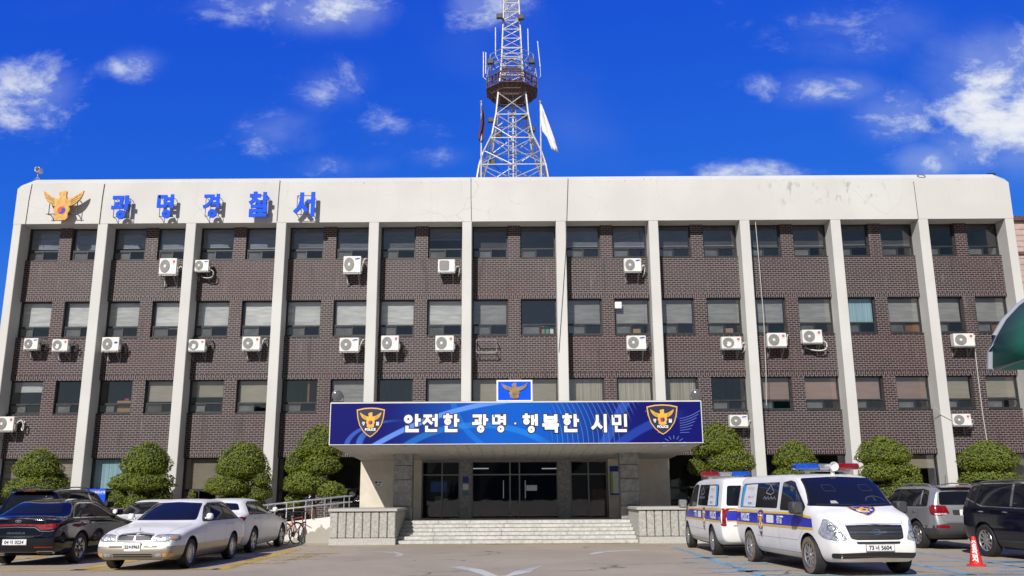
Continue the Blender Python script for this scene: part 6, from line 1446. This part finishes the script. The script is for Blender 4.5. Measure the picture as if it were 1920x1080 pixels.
# ================================================================== TRAFFIC CONE, BICYCLES, SIGN
q = onz(1831, 1061); e = tag(empty('traffic_cone', (q.x, q.y, 0), R(-28)), 'tall red traffic cone with white Korean letters beside the navy suv', 'traffic cone')
b = MB(); b.cbox(-.24, -.24, 0, .24, .24, .035, .015); b.lathe([(.2, .035), (.165, .06), (.055, .78), (.035, .8), (0, .8)], 26); b.build('cone_body', 'cone', e, smooth=True)
b = MB()
for i, ch in enumerate('주정차금지'):
    z = .62-i*.115; vs, fs = text_poly(ch, .12+.014*i, .006); rr_ = .165+(.055-.165)*(z-.06)/.72
    b.add([(math.sin((v.x)/max(.06, rr_))*(.165+(.055-.165)*(z+v.y-.06)/.72+.014), -math.cos((v.x)/max(.06, rr_))*(.165+(.055-.165)*(z+v.y-.06)/.72+.014), z+v.y-.03) for v in vs], fs)
b.build('cone_lettering', 'white', e); e.scale = (.76, .76, .74)
def bicycle(x, y, rz, fm, label):
    e = tag(empty('bicycle', (x, y, 0), rz), label, 'bicycle'); r_ = .33
    for wx in (-.5, .52):
        w_ = empty('wheel', (wx, 0, r_)); w_.parent = e
        ring = [(r_*math.cos(R(a)), 0, r_*math.sin(R(a))) for a in range(0, 361, 15)]; MB().tube(ring, .02, 6, cap=False).build('tyre', 'rubber', w_, smooth=True)
        b = MB(); b.tube([(p_[0]*.93, 0, p_[2]*.93) for p_ in ring], .01, 5, cap=False)
        for k in range(14): t_ = 2*math.pi*k/14; b.tube([(0, .02*(-1)**k, 0), (r_*.93*math.cos(t_), 0, r_*.93*math.sin(t_))], .003, 3)
        b.build('rim', 'steel_bright', w_)
    b = MB(); bb_, st_, hd, hb = (-.05, 0, .3), (-.2, 0, .78), (.36, 0, .82), (.4, 0, .66)
    for a, c_ in ((bb_, st_), (st_, hd), (bb_, hb), (hd, hb)): b.tube([a, c_], .018, 8)
    for sy in (-.05, .05): b.tube([bb_, (-.5, sy, r_)], .01, 6); b.tube([(-.18, sy*.3, .72), (-.5, sy, r_)], .01, 6); b.tube([hb, (.52, sy, r_)], .013, 6)
    b.build('bike_frame', fm, e); b = MB(); b.tube([hd, (.33, 0, .98)], .014, 6); b.tube([(.28, -.28, 1.0), (.34, -.1, .99), (.34, .1, .99), (.28, .28, 1.0)], .013, 6); b.build('handlebar', 'black_plastic', e)
    b = MB(); b.tube([st_, (-.23, 0, .9)], .013, 6); b.build('seat_post', 'steel_bright', e); MB().ellipsoid((-.24, 0, .92), (.14, .07, .035), 12, 6).build('saddle', 'black_plastic', e, smooth=True)
    b = MB(); b.lathe([(0, .02), (.09, .02), (.09, .03), (0, .03)], 16, 'y', bb_); b.tube([(-.05, .05, .3), (.05, .05, .16)], .01, 5); b.tube([(-.05, -.05, .3), (-.15, -.05, .44)], .01, 5); b.build('crank', 'dark_metal', e)
q = onz(553, 1020); bicycle(ony(553, 1000, -7.3).x, -7.3, R(68), mat('orange_frame', (.6, .12, .03), .4), 'orange-framed bicycle leaning near the whitewashed ramp wall')
bicycle(ony(534, 1000, -7.6).x, -7.6, R(60), 'black_plastic', 'black bicycle beside the white saloon near the ramp')
q = ony(178, 934, -6.2); e = tag(empty('parking_sign', (q.x, -6.2, 0)), 'blue disabled parking sign behind the parked cars at left', 'sign')
MB().box(-.34, -.015, q.z-.26, .34, .015, q.z+.3).build('sign_panel', 'sign_blue', e); MB().tube([(0, .03, 0), (0, .03, q.z+.25)], .025, 8).build('post', 'steel_bright', e)
b = MB(); b.box(-.32, -.019, q.z+.1, .32, -.0155, q.z+.27); b.build('header', mat('header_blue', (.05, .12, .6), .5), e)
vs, fs = text_poly('장애인 주차구역', .1, .002); b = MB(); b.add([(v.x, -.0205, q.z+.15+v.y) for v in vs], fs)
b.prism(arc(.06, q.z+.05, .03, .03, 0, 345, 12), lambda u, v, d: (u, -.016-d, v), .002); b.prism([(.03, q.z+.02), (.09, q.z+.02), (.11, q.z-.06), (.17, q.z-.06), (.2, q.z-.16), (.16, q.z-.17), (.13, q.z-.1), (.05, q.z-.1)], lambda u, v, d: (u, -.016-d, v), .002); b.build('sign_print', 'white', e)
# ================================================================== CLIPPED YEW TREES
def topiary(blobs, y, label, seed, trunk=True, spike=False):
    rg = random.Random(seed); E_ = []
    for (x0, y0, x1, y1, *dy_) in blobs:
        yy = y+(dy_[0] if dy_ else 0); a = ony(x0, y1, yy); c_ = ony(x1, y0, yy); h_ = abs(c_.z-a.z); E_.append((Vector(((a.x+c_.x)/2, yy, a.z+h_*.36)), abs(c_.x-a.x)/2, h_*.5))
    bx = sum(e_[0].x*e_[1] for e_ in E_)/sum(e_[1] for e_ in E_); root = tag(empty('yew_tree', (bx, y, 0)), label, 'tree', 'clipped yews along the facade')
    O = Vector((bx, y, 0)); core = MB(); lf = MB()
    for c_, rx, rz in E_:
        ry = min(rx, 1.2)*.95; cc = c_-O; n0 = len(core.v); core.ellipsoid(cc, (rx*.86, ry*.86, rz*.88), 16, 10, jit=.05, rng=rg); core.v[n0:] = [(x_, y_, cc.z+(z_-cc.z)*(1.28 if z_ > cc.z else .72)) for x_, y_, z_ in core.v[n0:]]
        n_ = int(1900*(rx*rz+rx*ry+ry*rz)*2.1/1.6)
        ph = [rg.uniform(0, 6.3) for _ in range(6)]
        for _ in range(n_):
            u = rg.uniform(-1, 1); t_ = rg.uniform(0, 2*math.pi); s_ = math.sqrt(1-u*u); nrm = Vector((s_*math.cos(t_), s_*math.sin(t_), u))
            if nrm.y > .55: continue
            lump = 1+.055*math.sin(nrm.x*7+ph[0])*math.sin(nrm.z*8+ph[1])+.04*math.sin(nrm.x*15+ph[2])*math.sin(nrm.z*13+ph[3]+nrm.y*9)
            k = rg.uniform(.92, 1.0)*lump if rg.random() < .94 else rg.uniform(.99, 1.05)*lump
            tp = 1-.2*max(0, nrm.z) if rz > .5 else 1; p_ = cc+Vector((nrm.x*rx*k*tp, nrm.y*ry*k*tp, nrm.z*rz*k*(1.28 if nrm.z > 0 else .72)))
            tg = nrm.cross(Vector((rg.uniform(-1, 1), rg.uniform(-1, 1), rg.uniform(-1, 1)))).normalized(); d_ = (tg+nrm*rg.uniform(.1, .9)+Vector((0, 0, .3))).normalized(); sd = nrm.cross(d_)+Vector((rg.uniform(-.4, .4), rg.uniform(-.4, .4), rg.uniform(-.4, .4))); sd.normalize()
            L = rg.uniform(.04, .07); w_ = rg.uniform(.012, .02)
            lf.v += [tuple(p_-sd*w_), tuple(p_+d_*L*.5-sd*w_*1.1), tuple(p_+d_*L), tuple(p_+d_*L*.5+sd*w_*1.1), tuple(p_+sd*w_)]; b_ = len(lf.v); lf.f.append((b_-5, b_-4, b_-3, b_-2, b_-1)); lf.m.append(0)
    if spike:
        c_, rx, rz = E_[0]
        for _ in range(60):
            p_ = c_-O+Vector((rg.gauss(0, .09), rg.gauss(0, .09), rz*.95)); d_ = Vector((rg.gauss(0, .25), rg.gauss(0, .25), 1)).normalized(); sd = d_.cross(Vector((0, 1, .2))).normalized(); L = rg.uniform(.12, .4)
            lf.v += [tuple(p_-sd*.015), tuple(p_+d_*L), tuple(p_+sd*.015)]; b_ = len(lf.v); lf.f.append((b_-3, b_-2, b_-1)); lf.m.append(0)
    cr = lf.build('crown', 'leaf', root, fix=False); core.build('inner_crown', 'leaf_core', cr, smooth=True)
    tr = MB(); tr.tube([(0, 0, 0), (.04, .02, .6), (-.03, 0, 1.2), (0, 0, max(1.6, E_[0][0].z-.2))], .14, 9, r2=.06)
    for c_, rx, rz in E_[1:]:
        q_ = c_-O; tr.tube([(0, 0, max(.3, q_.z-.5)), (q_.x*.6, q_.y*.6, q_.z-.1), (q_.x, q_.y, q_.z)], .06, 6, r2=.025)
    tr.build('trunk', 'bark', root, smooth=True)
TR = [([(26, 843, 120, 901), (9, 884, 132, 940), (85, 884, 132, 930, .4)], 'two-tiered clipped yew at the far left behind the black saloon', True),
      ([(226, 829, 324, 898), (206, 882, 327, 922), (203, 914, 247, 952, -.4), (241, 904, 270, 926, -.6), (230, 927, 280, 960, -.6), (276, 905, 324, 948, .1)], 'clipped yew with five tiers above the old white saloon', False),
      ([(404, 828, 507, 903), (383, 889, 470, 930, -.2), (470, 881, 511, 912, -.2), (468, 905, 511, 938), (405, 922, 500, 965, .2)], 'clipped yew with dark gap behind the rear-facing white saloon', False),
      ([(556, 798, 646, 868), (534, 844, 574, 892, -.2), (566, 848, 640, 892, -.3), (531, 882, 618, 926, -.3), (592, 903, 650, 936, -.5), (533, 922, 572, 955)], 'tall clipped yew of six clumps left of the canopy', False),
      ([(1296, 794, 1392, 862), (1327, 840, 1413, 890, -.4), (1290, 855, 1330, 892, .3), (1330, 880, 1400, 930)], 'tall clipped yew right of the canopy behind the rear van', False),
      ([(1452, 828, 1527, 885), (1440, 870, 1540, 930)], 'small clipped yew with spiky top behind the light bar of the facing van', True),
      ([(1607, 820, 1702, 876), (1612, 865, 1684, 902, -.3), (1673, 860, 1706, 892, -.4), (1692, 870, 1725, 918), (1666, 888, 1711, 925, -.4), (1648, 903, 1690, 945, -.3)], 'clipped yew of six clumps above the silver suv', True),
      ([(1801, 828, 1902, 888), (1803, 877, 1908, 917), (1820, 908, 1900, 940)], 'two-tiered clipped yew at the far right above the navy suv', False)]
for i, (bl, lb, sp) in enumerate(TR): topiary(bl, -2.3, lb, 20+i, spike=sp)
for (x0, y0, x1, y1, lb) in ((156, 917, 186, 945, 'low green bush beside the blue parking sign'), (350, 920, 368, 945, 'low small bush between the second and third yews')):
    topiary([(x0, y0, x1, y1)], -1.6, lb, x0)
